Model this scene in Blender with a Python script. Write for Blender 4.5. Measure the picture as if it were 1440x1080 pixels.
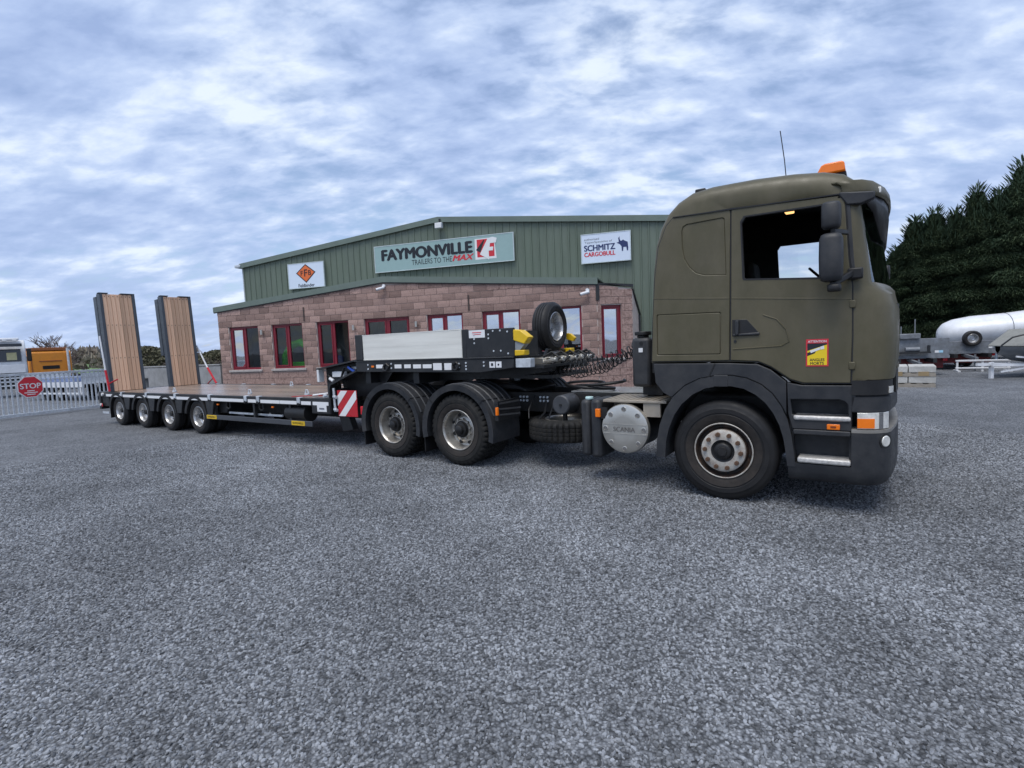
import bpy, bmesh, math, random
from math import sin, cos, pi, radians, sqrt, atan2
from mathutils import Vector, Matrix
random.seed(7)
for o in list(bpy.data.objects): bpy.data.objects.remove(o)
SC = bpy.context.scene
COL = SC.collection

# ------------------------------------------------------------------ camera
cam = bpy.data.cameras.new('camera'); co = bpy.data.objects.new('camera', cam); COL.objects.link(co)
F_PX, PITCH, ROLL, CAM_H = 737.63, .0793, .0442, 1.7701
cam.sensor_fit = 'HORIZONTAL'; cam.sensor_width = 36.0
cam.lens = 36.0*F_PX/1440.0; cam.clip_start = .05; cam.clip_end = 3000
_f = Vector((0, cos(PITCH), -sin(PITCH))); _u = Vector((0, sin(PITCH), cos(PITCH))); _r = Vector((1, 0, 0))
_R = _r*cos(ROLL) - _u*sin(ROLL); _U = _r*sin(ROLL) + _u*cos(ROLL)
co.matrix_world = Matrix(((_R.x, _U.x, -_f.x, 0), (_R.y, _U.y, -_f.y, 0), (_R.z, _U.z, -_f.z, CAM_H), (0, 0, 0, 1)))
SC.camera = co

# ------------------------------------------------------------------ world, sun, exposure
SUN_EL, SUN_AZ = radians(66), radians(205)      # azimuth from +Y clockwise
W = bpy.data.worlds.new('World'); SC.world = W; W.use_nodes = True
def world_nodes():
    nt = W.node_tree; N = nt.nodes; K = nt.links; N.clear()
    out = N.new('ShaderNodeOutputWorld'); bg = N.new('ShaderNodeBackground'); bg.inputs['Strength'].default_value = .1
    sky = N.new('ShaderNodeTexSky'); sky.sky_type = 'NISHITA'; sky.sun_disc = False
    sky.sun_elevation = SUN_EL; sky.sun_rotation = SUN_AZ; sky.air_density = 1.0; sky.dust_density = .6
    tc = N.new('ShaderNodeTexCoord'); sep = N.new('ShaderNodeSeparateXYZ'); K.new(tc.outputs['Generated'], sep.inputs[0])
    def math_(op, a, b=None, c=None):
        n = N.new('ShaderNodeMath'); n.operation = op
        for i, x in enumerate((a, b, c)):
            if x is None: continue
            if isinstance(x, (int, float)): n.inputs[i].default_value = x
            else: K.new(x, n.inputs[i])
        return n.outputs[0]
    zz = math_('ADD', math_('MAXIMUM', sep.outputs['Z'], 0.0), .30)
    px = math_('DIVIDE', sep.outputs['X'], zz); py = math_('DIVIDE', sep.outputs['Y'], zz)
    cmb = N.new('ShaderNodeCombineXYZ'); K.new(px, cmb.inputs[0]); K.new(py, cmb.inputs[1])
    def noise(scale, rot, sc, detail, rough, dist):
        mp = N.new('ShaderNodeMapping'); mp.inputs['Rotation'].default_value = (0, 0, rot); mp.inputs['Scale'].default_value = (sc[0], sc[1], 1)
        K.new(cmb.outputs[0], mp.inputs['Vector'])
        t = N.new('ShaderNodeTexNoise'); t.inputs['Scale'].default_value = scale; t.inputs['Detail'].default_value = detail
        t.inputs['Roughness'].default_value = rough; t.inputs['Distortion'].default_value = dist
        K.new(mp.outputs[0], t.inputs['Vector']); return t.outputs['Fac']
    def ramp(f, stops):
        r = N.new('ShaderNodeValToRGB'); e = r.color_ramp.elements
        e[0].position, e[0].color = stops[0][0], (*stops[0][1], 1); e[1].position, e[1].color = stops[-1][0], (*stops[-1][1], 1)
        for p, c in stops[1:-1]:
            q = e.new(p); q.color = (*c, 1)
        K.new(f, r.inputs[0]); return r.outputs[0]
    g = lambda v: (v, v, v)
    n1 = noise(2.1, .6, (.85, 1.1), 7, .5, .1)
    n2 = noise(9.0, .6, (.75, 1.3), 6, .55, .15)
    shade = math_('ADD', math_('MULTIPLY', n1, .55), math_('MULTIPLY', n2, .45))
    cover = ramp(math_('ADD', math_('MULTIPLY', noise(.8, .5, (.8, 1.2), 6, .55, .3), .55), math_('MULTIPLY', n2, .45)), [(.38, g(.35)), (.48, g(.9)), (.56, g(1))])
    cloud = ramp(shade, [(.37, CLOUD[0]), (.46, CLOUD[1]), (.53, CLOUD[2]), (.62, CLOUD[3])])
    mul = N.new('ShaderNodeVectorMath'); mul.operation = 'SCALE'; K.new(cloud, mul.inputs[0]); mul.inputs['Scale'].default_value = 10.0
    sk = N.new('ShaderNodeVectorMath'); sk.operation = 'SCALE'; K.new(sky.outputs[0], sk.inputs[0]); sk.inputs['Scale'].default_value = .9
    mx = N.new('ShaderNodeMix'); mx.data_type = 'RGBA'; K.new(cover, mx.inputs['Factor']); K.new(sk.outputs[0], mx.inputs['A']); K.new(mul.outputs[0], mx.inputs['B'])
    K.new(mx.outputs['Result'], bg.inputs['Color']); K.new(bg.outputs[0], out.inputs[0])
CLOUD = [(.215, .285, .455), (.27, .345, .515), (.335, .41, .565), (.485, .545, .635)]
world_nodes()
sl = bpy.data.lights.new('sun', 'SUN'); sl.energy = 1.5; sl.angle = radians(38); sl.color = (1, .96, .9)
so = bpy.data.objects.new('sun', sl); COL.objects.link(so); so.location = (-6, -6, 30)
sd = Vector((sin(SUN_AZ)*cos(SUN_EL), cos(SUN_AZ)*cos(SUN_EL), sin(SUN_EL)))
so.rotation_euler = sd.to_track_quat('Z', 'Y').to_euler()
SC.view_settings.view_transform = 'Standard'; SC.view_settings.look = 'None'
SC.view_settings.exposure = 0.78; SC.view_settings.gamma = 1.0; SC.view_settings.use_curve_mapping = False
SC.render.engine = 'CYCLES'; SC.cycles.max_bounces = 6; SC.cycles.transparent_max_bounces = 12

# ------------------------------------------------------------------ materials
MATS = {}
def mat(name, col, rough=.5, metal=0.0, var=.12, vs=6.0, bump=0.0, bs=80.0, spec=.5, dirt=None, dirt_amt=0.0, ds=2.5, dlo=.42, dhi=.68, rnd=0.0, emit=None, stretch=None, coat=0.0, coord='Object'):
    """Principled paint with noise-driven tone, roughness, relief and dirt."""
    if name in MATS: return MATS[name]
    m = bpy.data.materials.new(name); m.use_nodes = True; nt = m.node_tree; N = nt.nodes; K = nt.links
    b = N['Principled BSDF']; b.inputs['Metallic'].default_value = metal; b.inputs['Specular IOR Level'].default_value = spec
    if coat: b.inputs['Coat Weight'].default_value = coat; b.inputs['Coat Roughness'].default_value = .15
    tc = N.new('ShaderNodeTexCoord'); vec = tc.outputs[coord]
    if stretch:
        mp = N.new('ShaderNodeMapping'); mp.inputs['Scale'].default_value = stretch; K.new(vec, mp.inputs[0]); vec = mp.outputs[0]
    def noise(s, d=5, r=.6):
        t = N.new('ShaderNodeTexNoise'); t.inputs['Scale'].default_value = s; t.inputs['Detail'].default_value = d; t.inputs['Roughness'].default_value = r
        K.new(vec, t.inputs['Vector']); return t.outputs['Fac']
    def mr(f, a, c, lo=.3, hi=.7):
        n = N.new('ShaderNodeMapRange'); n.inputs[1].default_value = lo; n.inputs[2].default_value = hi; n.inputs[3].default_value = a; n.inputs[4].default_value = c
        K.new(f, n.inputs[0]); return n.outputs[0]
    n1 = noise(vs)
    v = mr(n1, 1-var, 1+var)
    if rnd:
        oi = N.new('ShaderNodeObjectInfo'); rr = mr(oi.outputs['Random'], 1-rnd, 1+rnd, 0, 1)
        mm = N.new('ShaderNodeMath'); mm.operation = 'MULTIPLY'; K.new(v, mm.inputs[0]); K.new(rr, mm.inputs[1]); v = mm.outputs[0]
    sc = N.new('ShaderNodeVectorMath'); sc.operation = 'SCALE'; sc.inputs[0].default_value = col; K.new(v, sc.inputs['Scale'])
    c = sc.outputs[0]
    if dirt_amt:
        mx = N.new('ShaderNodeMix'); mx.data_type = 'RGBA'; mx.inputs['B'].default_value = (*(dirt or (.1, .08, .06)), 1)
        K.new(c, mx.inputs['A']); K.new(mr(noise(ds, 8, .7), 0, dirt_amt, dlo, dhi), mx.inputs['Factor']); c = mx.outputs['Result']
    K.new(c, b.inputs['Base Color'])
    K.new(mr(noise(vs*2.3), max(.02, rough-.1), min(1, rough+.1)), b.inputs['Roughness'])
    if bump:
        bp = N.new('ShaderNodeBump'); bp.inputs['Strength'].default_value = bump; bp.inputs['Distance'].default_value = .01
        K.new(noise(bs, 4), bp.inputs['Height']); K.new(bp.outputs[0], b.inputs['Normal'])
    if emit:
        b.inputs['Emission Color'].default_value = (*emit[0], 1); b.inputs['Emission Strength'].default_value = emit[1]
    MATS[name] = m; return m
def glass(name, tint, refl, rough=.02, blend=.35):
    m = bpy.data.materials.new(name); m.use_nodes = True; nt = m.node_tree; N = nt.nodes; K = nt.links; N.remove(N['Principled BSDF'])
    out = N['Material Output']; tr = N.new('ShaderNodeBsdfTransparent'); tr.inputs[0].default_value = (*tint, 1)
    gl = N.new('ShaderNodeBsdfGlossy'); gl.inputs['Roughness'].default_value = rough; gl.inputs[0].default_value = (.95, .97, 1, 1)
    lw = N.new('ShaderNodeLayerWeight'); lw.inputs[0].default_value = blend
    mr = N.new('ShaderNodeMapRange'); mr.inputs[3].default_value = refl; mr.inputs[4].default_value = 1.0; K.new(lw.outputs['Fresnel'], mr.inputs[0])
    tc = N.new('ShaderNodeTexCoord'); ns = N.new('ShaderNodeTexNoise'); ns.inputs['Scale'].default_value = 1.3; K.new(tc.outputs['Object'], ns.inputs['Vector'])
    bp = N.new('ShaderNodeBump'); bp.inputs['Strength'].default_value = .04; bp.inputs['Distance'].default_value = .05; K.new(ns.outputs[0], bp.inputs['Height']); K.new(bp.outputs[0], gl.inputs['Normal'])
    mx = N.new('ShaderNodeMixShader'); K.new(mr.outputs[0], mx.inputs[0]); K.new(tr.outputs[0], mx.inputs[1]); K.new(gl.outputs[0], mx.inputs[2]); K.new(mx.outputs[0], out.inputs[0])
    MATS[name] = m; return m

OLIVE = mat('olive_paint', (.08, .070, .037), .42, var=.12, vs=3, bump=.07, bs=220, spec=.42, dirt=(.135, .115, .075), dirt_amt=.5, ds=2.6, stretch=(1, 1, .55))
LINING = mat('cab_lining', (.028, .028, .03), .8)
PLASTIC = mat('grey_plastic', (.024, .026, .030), .52, var=.1, bump=.1, bs=300, spec=.4, dirt=(.09, .085, .08), dirt_amt=.35, ds=3)
BLACKP = mat('black_plastic', (.012, .012, .013), .45, var=.2, spec=.4, dirt=(.05, .047, .043), dirt_amt=.3)
STEELBLK = mat('black_steel', (.016, .017, .019), .4, var=.2, spec=.5, dirt=(.06, .055, .05), dirt_amt=.3, ds=3)
CHASSIS = mat('chassis_steel', (.009, .009, .009), .6, var=.3, dirt=(.035, .03, .025), dirt_amt=.45, ds=4)
RUBBER = mat('tyre_rubber', (.014, .014, .014), .75, var=.15, bump=.15, bs=150, spec=.3, dirt=(.05, .046, .04), dirt_amt=.45, ds=5)
RUBBERCLEAN = mat('tyre_rubber_clean', (.010, .010, .011), .6, var=.15, bump=.08, bs=150, spec=.4, dirt=(.06, .055, .05), dirt_amt=.2)
RIMW = mat('rim_white_paint', (.52, .5, .45), .45, var=.12, vs=9, dirt=(.13, .06, .03), dirt_amt=.75, ds=9, spec=.5)
RIMS = mat('rim_steel', (.5, .48, .44), .36, metal=.75, var=.18, vs=8, dirt=(.12, .08, .05), dirt_amt=.5, ds=7)
RIMA = mat('rim_silver', (.56, .56, .56), .32, metal=.7, var=.1, dirt=(.2, .19, .18), dirt_amt=.3)
RUST = mat('rusty_nut', (.11, .06, .035), .8, var=.4, vs=30)
ALU = mat('aluminium', (.6, .575, .52), .34, metal=.8, var=.06, vs=2, dirt=(.4, .37, .32), dirt_amt=.3)
GALV = mat('galvanised_steel', (.6, .64, .68), .45, metal=.15, var=.2, vs=12, dirt=(.2, .2, .2), dirt_amt=.4)
TREADP = mat('worn_step_plate', (.55, .53, .5), .5, metal=.3, var=.25, vs=25, bump=.4, bs=60)
WALKP = mat('walkway_plate', (.42, .37, .3), .5, metal=.3, var=.2, vs=10, bump=.5, bs=70, dirt=(.2, .16, .12), dirt_amt=.5)
BOARDW = mat('pale_aluminium_board', (.76, .75, .69), .45, metal=.0, var=.06, vs=3, dirt=(.45, .42, .37), dirt_amt=.35, ds=2, stretch=(.3, 1, 4))
WHITE = mat('white_paint', (.75, .76, .78), .35, var=.06, dirt=(.35, .34, .33), dirt_amt=.25)
LABELW = mat('white_label', (.78, .78, .78), .4, var=.03)
YELLOW = mat('yellow_plastic', (.78, .5, .01), .4, var=.06, dirt=(.3, .2, .03), dirt_amt=.25)
REDP = mat('red_paint', (.5, .015, .025), .4, var=.1)
REDS = mat('red_reflective', (.5, .02, .03), .35, var=.08)
AMBER = mat('amber_lens', (.8, .18, .008), .15, var=.08, spec=.6, emit=((1, .2, .01), .05))
REDL = mat('red_lens', (.6, .02, .03), .15, var=.05)
CLEARL = mat('headlamp_lens', (.78, .76, .7), .12, metal=.2, var=.2, vs=20, coat=1)
WOOD = mat('ramp_timber', (.78, .50, .33), .6, var=.25, vs=2.5, stretch=(6, 6, .35), bump=.2, bs=30, dirt=(.42, .22, .11), dirt_amt=.6, ds=2.2, rnd=.28)
DECKW = mat('deck_timber', (.3, .22, .16), .3, var=.3, vs=2, stretch=(.3, 5, 5), dirt=(.12, .12, .14), dirt_amt=.7, ds=1.5, rnd=.25)
RAMPST = mat('ramp_steel', (.05, .062, .078), .45, var=.15, dirt=(.1, .1, .1), dirt_amt=.3)
BLOCK = mat('split_face_block', (.36, .245, .21), .9, var=.32, vs=16, bump=1.0, bs=38, spec=.2, dirt=(.14, .08, .07), dirt_amt=.75, ds=7, dlo=.53, dhi=.66, rnd=.3)
MORTAR = mat('mortar', (.5, .42, .38), .95, var=.15, vs=5, bump=.5)
GREENC = mat('green_cladding', (.128, .16, .122), .45, var=.09, vs=1.5, stretch=(2, 2, .4), dirt=(.19, .22, .18), dirt_amt=.45, ds=.9, spec=.4)
GREENT = mat('green_trim', (.15, .19, .16), .45, var=.08, vs=3, dirt=(.1, .12, .1), dirt_amt=.3)
FRAME = mat('maroon_frame', (.2, .013, .026), .35, var=.1)
STONE = mat('sill_stone', (.42, .38, .36), .85, var=.2, vs=12, bump=.4)
PLASTER = mat('room_plaster', (.28, .27, .25), .9, var=.1)
DARKIN = mat('room_dark', (.05, .05, .05), .9, var=.2)
CONC = mat('concrete', (.30, .30, .30), .9, var=.2, vs=3, bump=.4, bs=40, dirt=(.17, .17, .16), dirt_amt=.6, ds=1.2)
CONCP = mat('pale_concrete', (.5, .49, .46), .9, var=.2, vs=5, bump=.4, bs=40, dirt=(.25, .24, .22), dirt_amt=.5, ds=3)
SIGNG = mat('sign_teal', (.3, .43, .42), .4, var=.03)
SIGNW = mat('sign_white', (.68, .76, .88), .4, var=.02)
INK = mat('ink_black', (.012, .014, .02), .5, var=.02)
INKN = mat('ink_navy', (.02, .035, .13), .5, var=.02)
INKR = mat('ink_red', (.62, .03, .045), .5, var=.02)
INKO = mat('ink_orange', (.75, .16, .04), .5, var=.02)
INKG = mat('ink_grey', (.16, .17, .2), .5, var=.02)
STY = mat('sticker_yellow', (.85, .6, .01), .4, var=.03)
BLUE = mat('blue_cap', (.03, .1, .5), .4)
PALEB = mat('pale_cap', (.5, .68, .66), .35)
ORANGE = mat('orange_paint', (.75, .27, .03), .4, var=.06, dirt=(.5, .2, .05), dirt_amt=.3)
GREENM = mat('lime_green', (.06, .5, .02), .5, var=.2)
BARK = mat('bark', (.09, .075, .06), .9, var=.3, vs=8, bump=.5, bs=30)
TWIG = mat('bare_twig', (.15, .12, .11), .9, var=.3, vs=5)
CONIFER = mat('conifer_leaf', (.08, .118, .07), .9, var=.35, vs=1.2, spec=.08, dirt=(.105, .14, .08), dirt_amt=.6, ds=1.7, rnd=.15)
SHRUB = mat('shrub_leaf', (.11, .105, .06), .8, var=.4, vs=2)
HEDGE = mat('hedge_mass', (.26, .22, .18), .9, var=.45, vs=.6, bump=.6, bs=4)
GRASS = mat('field_grass', (.1, .17, .045), .9, var=.25, vs=.15, bump=.4, bs=4)
LAMPW = mat('cab_lamp', (.9, .6, .3), .4, emit=((1, .55, .2), 1.0))
INTER = mat('cab_interior', (.03, .03, .033), .8, var=.2)
GLASSW = glass('window_glass', (.5, .53, .56), .6)
GLASSD = glass('clear_window_glass', (.8, .83, .83), .03, .02, .12)
GLASSV = glass('windscreen_glass', (.6, .82, .62), .12, .02, .3)
# ------------------------------------------------------------------ mesh helpers
class MB:
    def __init__(s): s.v = []; s.f = []; s.m = []
    def add(s, vs, fs, mi=0):
        b = len(s.v); s.v += [tuple(v) for v in vs]; s.f += [tuple(b+i for i in f) for f in fs]; s.m += [mi]*len(fs); return s
    def box(s, x0, x1, y0, y1, z0, z1, mi=0):
        return s.add([(x0,y0,z0),(x1,y0,z0),(x1,y1,z0),(x0,y1,z0),(x0,y0,z1),(x1,y0,z1),(x1,y1,z1),(x0,y1,z1)],
                     [(0,3,2,1),(4,5,6,7),(0,1,5,4),(1,2,6,5),(2,3,7,6),(3,0,4,7)], mi)
    def bar(s, p, q, w, h, up=(0,0,1), mi=0):
        p, q = Vector(p), Vector(q); d = (q-p).normalized(); u = Vector(up)
        sd_ = d.cross(u)
        if sd_.length < 1e-4: sd_ = d.cross(Vector((0,1,0)))
        sd_.normalize(); u = sd_.cross(d); a, b = sd_*w/2, u*h/2
        return s.add([p-a-b,p+a-b,p+a+b,p-a+b,q-a-b,q+a-b,q+a+b,q-a+b],[(0,1,2,3),(7,6,5,4),(0,4,5,1),(1,5,6,2),(2,6,7,3),(3,7,4,0)],mi)
    def cyl(s, p, q, r, r2=None, n=16, cap=True, mi=0):
        r2 = r if r2 is None else r2; p, q = Vector(p), Vector(q); d = (q-p).normalized()
        a = d.orthogonal().normalized(); b = d.cross(a); vs = []
        for i in range(n):
            t = 2*pi*i/n; vs.append(p+(a*cos(t)+b*sin(t))*r)
        for i in range(n):
            t = 2*pi*i/n; vs.append(q+(a*cos(t)+b*sin(t))*r2)
        fs = [(i,(i+1)%n,n+(i+1)%n,n+i) for i in range(n)]
        if cap: fs += [tuple(range(n-1,-1,-1)), tuple(range(n,2*n))]
        return s.add(vs, fs, mi)
    def lathe(s, prof, o=(0,0,0), axis='y', n=32, mi=0, mod=None):
        """prof: (radius, along-axis). mod(i,k)->radius offset"""
        vs = []; o = Vector(o); L = len(prof)
        for k in range(n):
            t = 2*pi*k/n
            for i,(r,a) in enumerate(prof):
                if mod: r += mod(i,k)
                c, d = r*cos(t), r*sin(t)
                vs.append(o + (Vector((c,a,d)) if axis=='y' else Vector((a,c,d)) if axis=='x' else Vector((c,d,a))))
        fs = [(k*L+i, k*L+i+1, ((k+1)%n)*L+i+1, ((k+1)%n)*L+i) for k in range(n) for i in range(L-1)]
        return s.add(vs, fs, mi)
    def prism(s, poly, a0, a1, plane='xz', mi=0, sh=None):
        """poly in (x,z) extruded along y (or other planes); sh(x,z)->y shift"""
        n = len(poly); vs = []
        for a in (a0, a1):
            for (u, w) in poly:
                d = sh(u, w) if sh else 0
                vs.append((u, a+d, w) if plane=='xz' else (u, w, a) if plane=='xy' else (a, u, w))
        fs = [tuple(range(n)), tuple(range(2*n-1, n-1, -1))]+[(i, n+i, n+(i+1)%n, (i+1)%n) for i in range(n)]
        return s.add(vs, fs, mi)
    def tube(s, pts, r, n=6, mi=0, closed=False):
        P = [Vector(p) for p in pts]; L = len(P); vs = []; u = None
        for i in range(L):
            d = (P[min(i+1,L-1)]-P[max(i-1,0)]).normalized()
            if u is None: u = d.orthogonal().normalized()
            u = (u - d*u.dot(d)); u = u.normalized() if u.length > 1e-5 else d.orthogonal().normalized()
            b = d.cross(u)
            for k in range(n):
                t = 2*pi*k/n; vs.append(P[i]+(u*cos(t)+b*sin(t))*r)
        fs = [(i*n+k, i*n+(k+1)%n, (i+1)*n+(k+1)%n, (i+1)*n+k) for i in range(L-1) for k in range(n)]
        fs += [tuple(range(n-1,-1,-1)), tuple(range((L-1)*n, L*n))]
        return s.add(vs, fs, mi)
    def grid(s, rows, mi=0, closed=False):
        n = len(rows[0]); vs = [p for r in rows for p in r]; fs = []
        for j in range(len(rows)-1):
            for i in range(n if closed else n-1):
                i2 = (i+1) % n; fs.append((j*n+i, j*n+i2, (j+1)*n+i2, (j+1)*n+i))
        return s.add(vs, fs, mi)
    def mesh(s, name, mats, angle=35, fix=True):
        me = bpy.data.meshes.new(name); me.from_pydata(s.v, [], s.f)
        for m in (mats if isinstance(mats, (list, tuple)) else [mats]): me.materials.append(m)
        me.polygons.foreach_set('material_index', s.m)
        if fix:
            bm = bmesh.new(); bm.from_mesh(me); bmesh.ops.recalc_face_normals(bm, faces=bm.faces); bm.to_mesh(me); bm.free()
        me.polygons.foreach_set('use_smooth', [True]*len(me.polygons))
        me.set_sharp_from_angle(angle=radians(angle)); me.update(); return me
    def build(s, name, mats, parent=None, bevel=0, angle=35, loc=None, rot=None, fix=True):
        return obj(name, s.mesh(name, mats, angle, fix), parent, bevel, loc, rot)
def obj(name, me, parent=None, bevel=0, loc=None, rot=None):
    o = bpy.data.objects.new(name, me); COL.objects.link(o); o.parent = parent
    if loc: o.location = loc
    if rot: o.rotation_euler = rot
    if bevel:
        b = o.modifiers.new('bevel', 'BEVEL'); b.width = bevel; b.segments = 2; b.limit_method = 'ANGLE'; b.angle_limit = radians(40)
    return o
def thing(name, label, cat, loc=(0,0,0), rz=0.0, group=None):
    o = bpy.data.objects.new(name, None); COL.objects.link(o); o.location = loc; o.rotation_euler = (0,0,rz)
    o.empty_display_size = .2; return tag(o, label, cat, group)
def tag(o, label=None, cat=None, group=None, kind=None):
    for k, v in (('label',label),('category',cat),('group',group),('kind',kind)):
        if v: o[k] = v
    return o
def fill(poly, holes=(), y=0.0, sh=None, depth=.012):
    """plate in the xz plane with holes: front at y, rims going to y+depth"""
    bm = bmesh.new(); allE = []; loops = []
    for lp in [poly]+list(holes):
        vs = [bm.verts.new((u, y+(sh(u,w) if sh else 0), w)) for u, w in lp]
        es = [bm.edges.new((vs[i], vs[(i+1)%len(vs)])) for i in range(len(vs))]; allE += es; loops.append(vs)
    bmesh.ops.triangle_fill(bm, use_beauty=True, use_dissolve=False, edges=allE)
    for f in bm.faces:
        if f.normal.y > 0: f.normal_flip()
    for vs in loops:
        bk = [bm.verts.new((v.co.x, v.co.y+depth, v.co.z)) for v in vs]; n = len(vs)
        for i in range(n): bm.faces.new((vs[i], vs[(i+1)%n], bk[(i+1)%n], bk[i]))
    return bm
def bm_obj(bm, name, mats, parent=None, bevel=0, angle=30, recalc=True):
    me = bpy.data.meshes.new(name)
    if recalc: bmesh.ops.recalc_face_normals(bm, faces=bm.faces)
    bm.to_mesh(me); bm.free()
    for m in (mats if isinstance(mats, (list, tuple)) else [mats]): me.materials.append(m)
    me.polygons.foreach_set('use_smooth', [True]*len(me.polygons)); me.set_sharp_from_angle(angle=radians(angle)); me.update()
    return obj(name, me, parent, bevel)
def text(name, body, m, parent, pos, w, h, rot=(pi/2,0,0), bold=0.0, shear=0.0, ext=.003, align='CENTER'):
    """flat lettering stretched to w x h metres, centred on pos"""
    cu = bpy.data.curves.new(name, 'FONT'); cu.body = body; cu.size = 1; cu.offset = 0; cu.shear = shear; cu.extrude = 0; cu.resolution_u = 4
    t = bpy.data.objects.new(name, cu); COL.objects.link(t); bpy.context.view_layer.update()
    me = bpy.data.meshes.new_from_object(t.evaluated_get(bpy.context.evaluated_depsgraph_get()))
    bpy.data.objects.remove(t); bpy.data.curves.remove(cu)
    xs = [v.co.x for v in me.vertices]; ys = [v.co.y for v in me.vertices]
    sx = w/(max(xs)-min(xs)); sy = h/(max(ys)-min(ys)); cx = (max(xs)+min(xs))/2; cy = (max(ys)+min(ys))/2
    for v in me.vertices: v.co = ((v.co.x-cx)*sx, (v.co.y-cy)*sy, 0)
    if bold:      # heavier strokes: three overlapping copies, a hair apart in depth
        dx = bold*sx*.55; src = [v.co.copy() for v in me.vertices]; pf = [tuple(p.vertices) for p in me.polygons]; vs = []; fs = []
        for q, (ox, oy) in enumerate(((0,0),(dx,0),(-dx,0),(0,dx*.6),(0,-dx*.6))):
            fs += [tuple(i+len(vs) for i in f) for f in pf]; vs += [(c.x+ox, c.y+oy, .0004*q*min(1,h*5)) for c in src]
        me = bpy.data.meshes.new(name); me.from_pydata(vs, [], fs)
    me.materials.clear(); me.materials.append(m); me.name = name
    o = obj(name, me, parent); o.location = pos; o.rotation_euler = rot; return o
def flat(poly, m, parent, y, name):
    """thin plate, polygon in xz, 3 mm thick, facing -y at y"""
    return MB().prism(poly, y, y+.003).build(name, m, parent)
def arc(cx, cz, r, a0, a1, n):
    return [(cx+r*cos(radians(a0+(a1-a0)*i/n)), cz+r*sin(radians(a0+(a1-a0)*i/n))) for i in range(n+1)]

FR = {'T': (2.1961, 5.4613, .6081), 'K': (-10.5866, 14.065, .5701), 'B': (-9.9113, 20.3421, .2981)}
def wpt(F, t, y, z=0):
    tx, ty, th = FR[F]; return (tx+t*cos(th)+y*sin(th), ty-t*sin(th)+y*cos(th), z)

# ------------------------------------------------------------------ ground
def gravel_material(name, stones):
    m = bpy.data.materials.new(name); m.use_nodes = True; nt = m.node_tree; N = nt.nodes; K = nt.links; b = N['Principled BSDF']
    tc = N.new('ShaderNodeTexCoord'); geo = N.new('ShaderNodeNewGeometry')
    def noise(s, d=5, src=None):
        t = N.new('ShaderNodeTexNoise'); t.inputs['Scale'].default_value = s; t.inputs['Detail'].default_value = d; K.new(src or geo.outputs['Position'], t.inputs['Vector']); return t.outputs['Fac']
    def mr(f, a, c, lo=.3, hi=.7):
        n = N.new('ShaderNodeMapRange'); n.inputs[1].default_value = lo; n.inputs[2].default_value = hi; n.inputs[3].default_value = a; n.inputs[4].default_value = c
        K.new(f, n.inputs[0]); return n.outputs[0]
    def mul(a, c):
        n = N.new('ShaderNodeMath'); n.operation = 'MULTIPLY'
        for i, x in enumerate((a, c)):
            if isinstance(x, float): n.inputs[i].default_value = x
            else: K.new(x, n.inputs[i])
        return n.outputs[0]
    patch = mul(mr(noise(.3, 5), .74, 1.26), mr(noise(1.3, 6), .82, 1.18))
    if stones:
        oi = N.new('ShaderNodeObjectInfo'); tone = mr(oi.outputs['Random'], .3, 1.6, 0, 1); b.inputs['Roughness'].default_value = .75
    else:
        vo = N.new('ShaderNodeTexVoronoi'); vo.inputs['Scale'].default_value = 55; K.new(geo.outputs['Position'], vo.inputs['Vector'])
        sp = N.new('ShaderNodeSeparateColor'); K.new(vo.outputs['Color'], sp.inputs[0])
        tone = mul(mr(sp.outputs[0], .4, 1.55, 0, 1), mr(vo.outputs['Distance'], 1.2, .35, .1, .75)); b.inputs['Roughness'].default_value = .8  # tone falls toward cell edges: shade between stones put into the colour
        bp = N.new('ShaderNodeBump'); bp.inputs['Strength'].default_value = .8; bp.inputs['Distance'].default_value = .012; bp.invert = True
        K.new(vo.outputs['Distance'], bp.inputs['Height']); K.new(bp.outputs[0], b.inputs['Normal'])
    sc = N.new('ShaderNodeVectorMath'); sc.operation = 'SCALE'; sc.inputs[0].default_value = GRAVEL; K.new(mul(tone, patch), sc.inputs['Scale'])
    K.new(sc.outputs[0], b.inputs['Base Color']); b.inputs['Specular IOR Level'].default_value = .35
    return m
GRAVEL = (.2, .209, .223)
GM = gravel_material('gravel_ground', False); GS = gravel_material('gravel_stone', True)
g = MB()
g.add([(-600,-300,0),(600,-300,0),(600,900,0),(-600,900,0)], [(0,1,2,3)])
tag(g.build('ground', GM), kind='structure')

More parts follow.
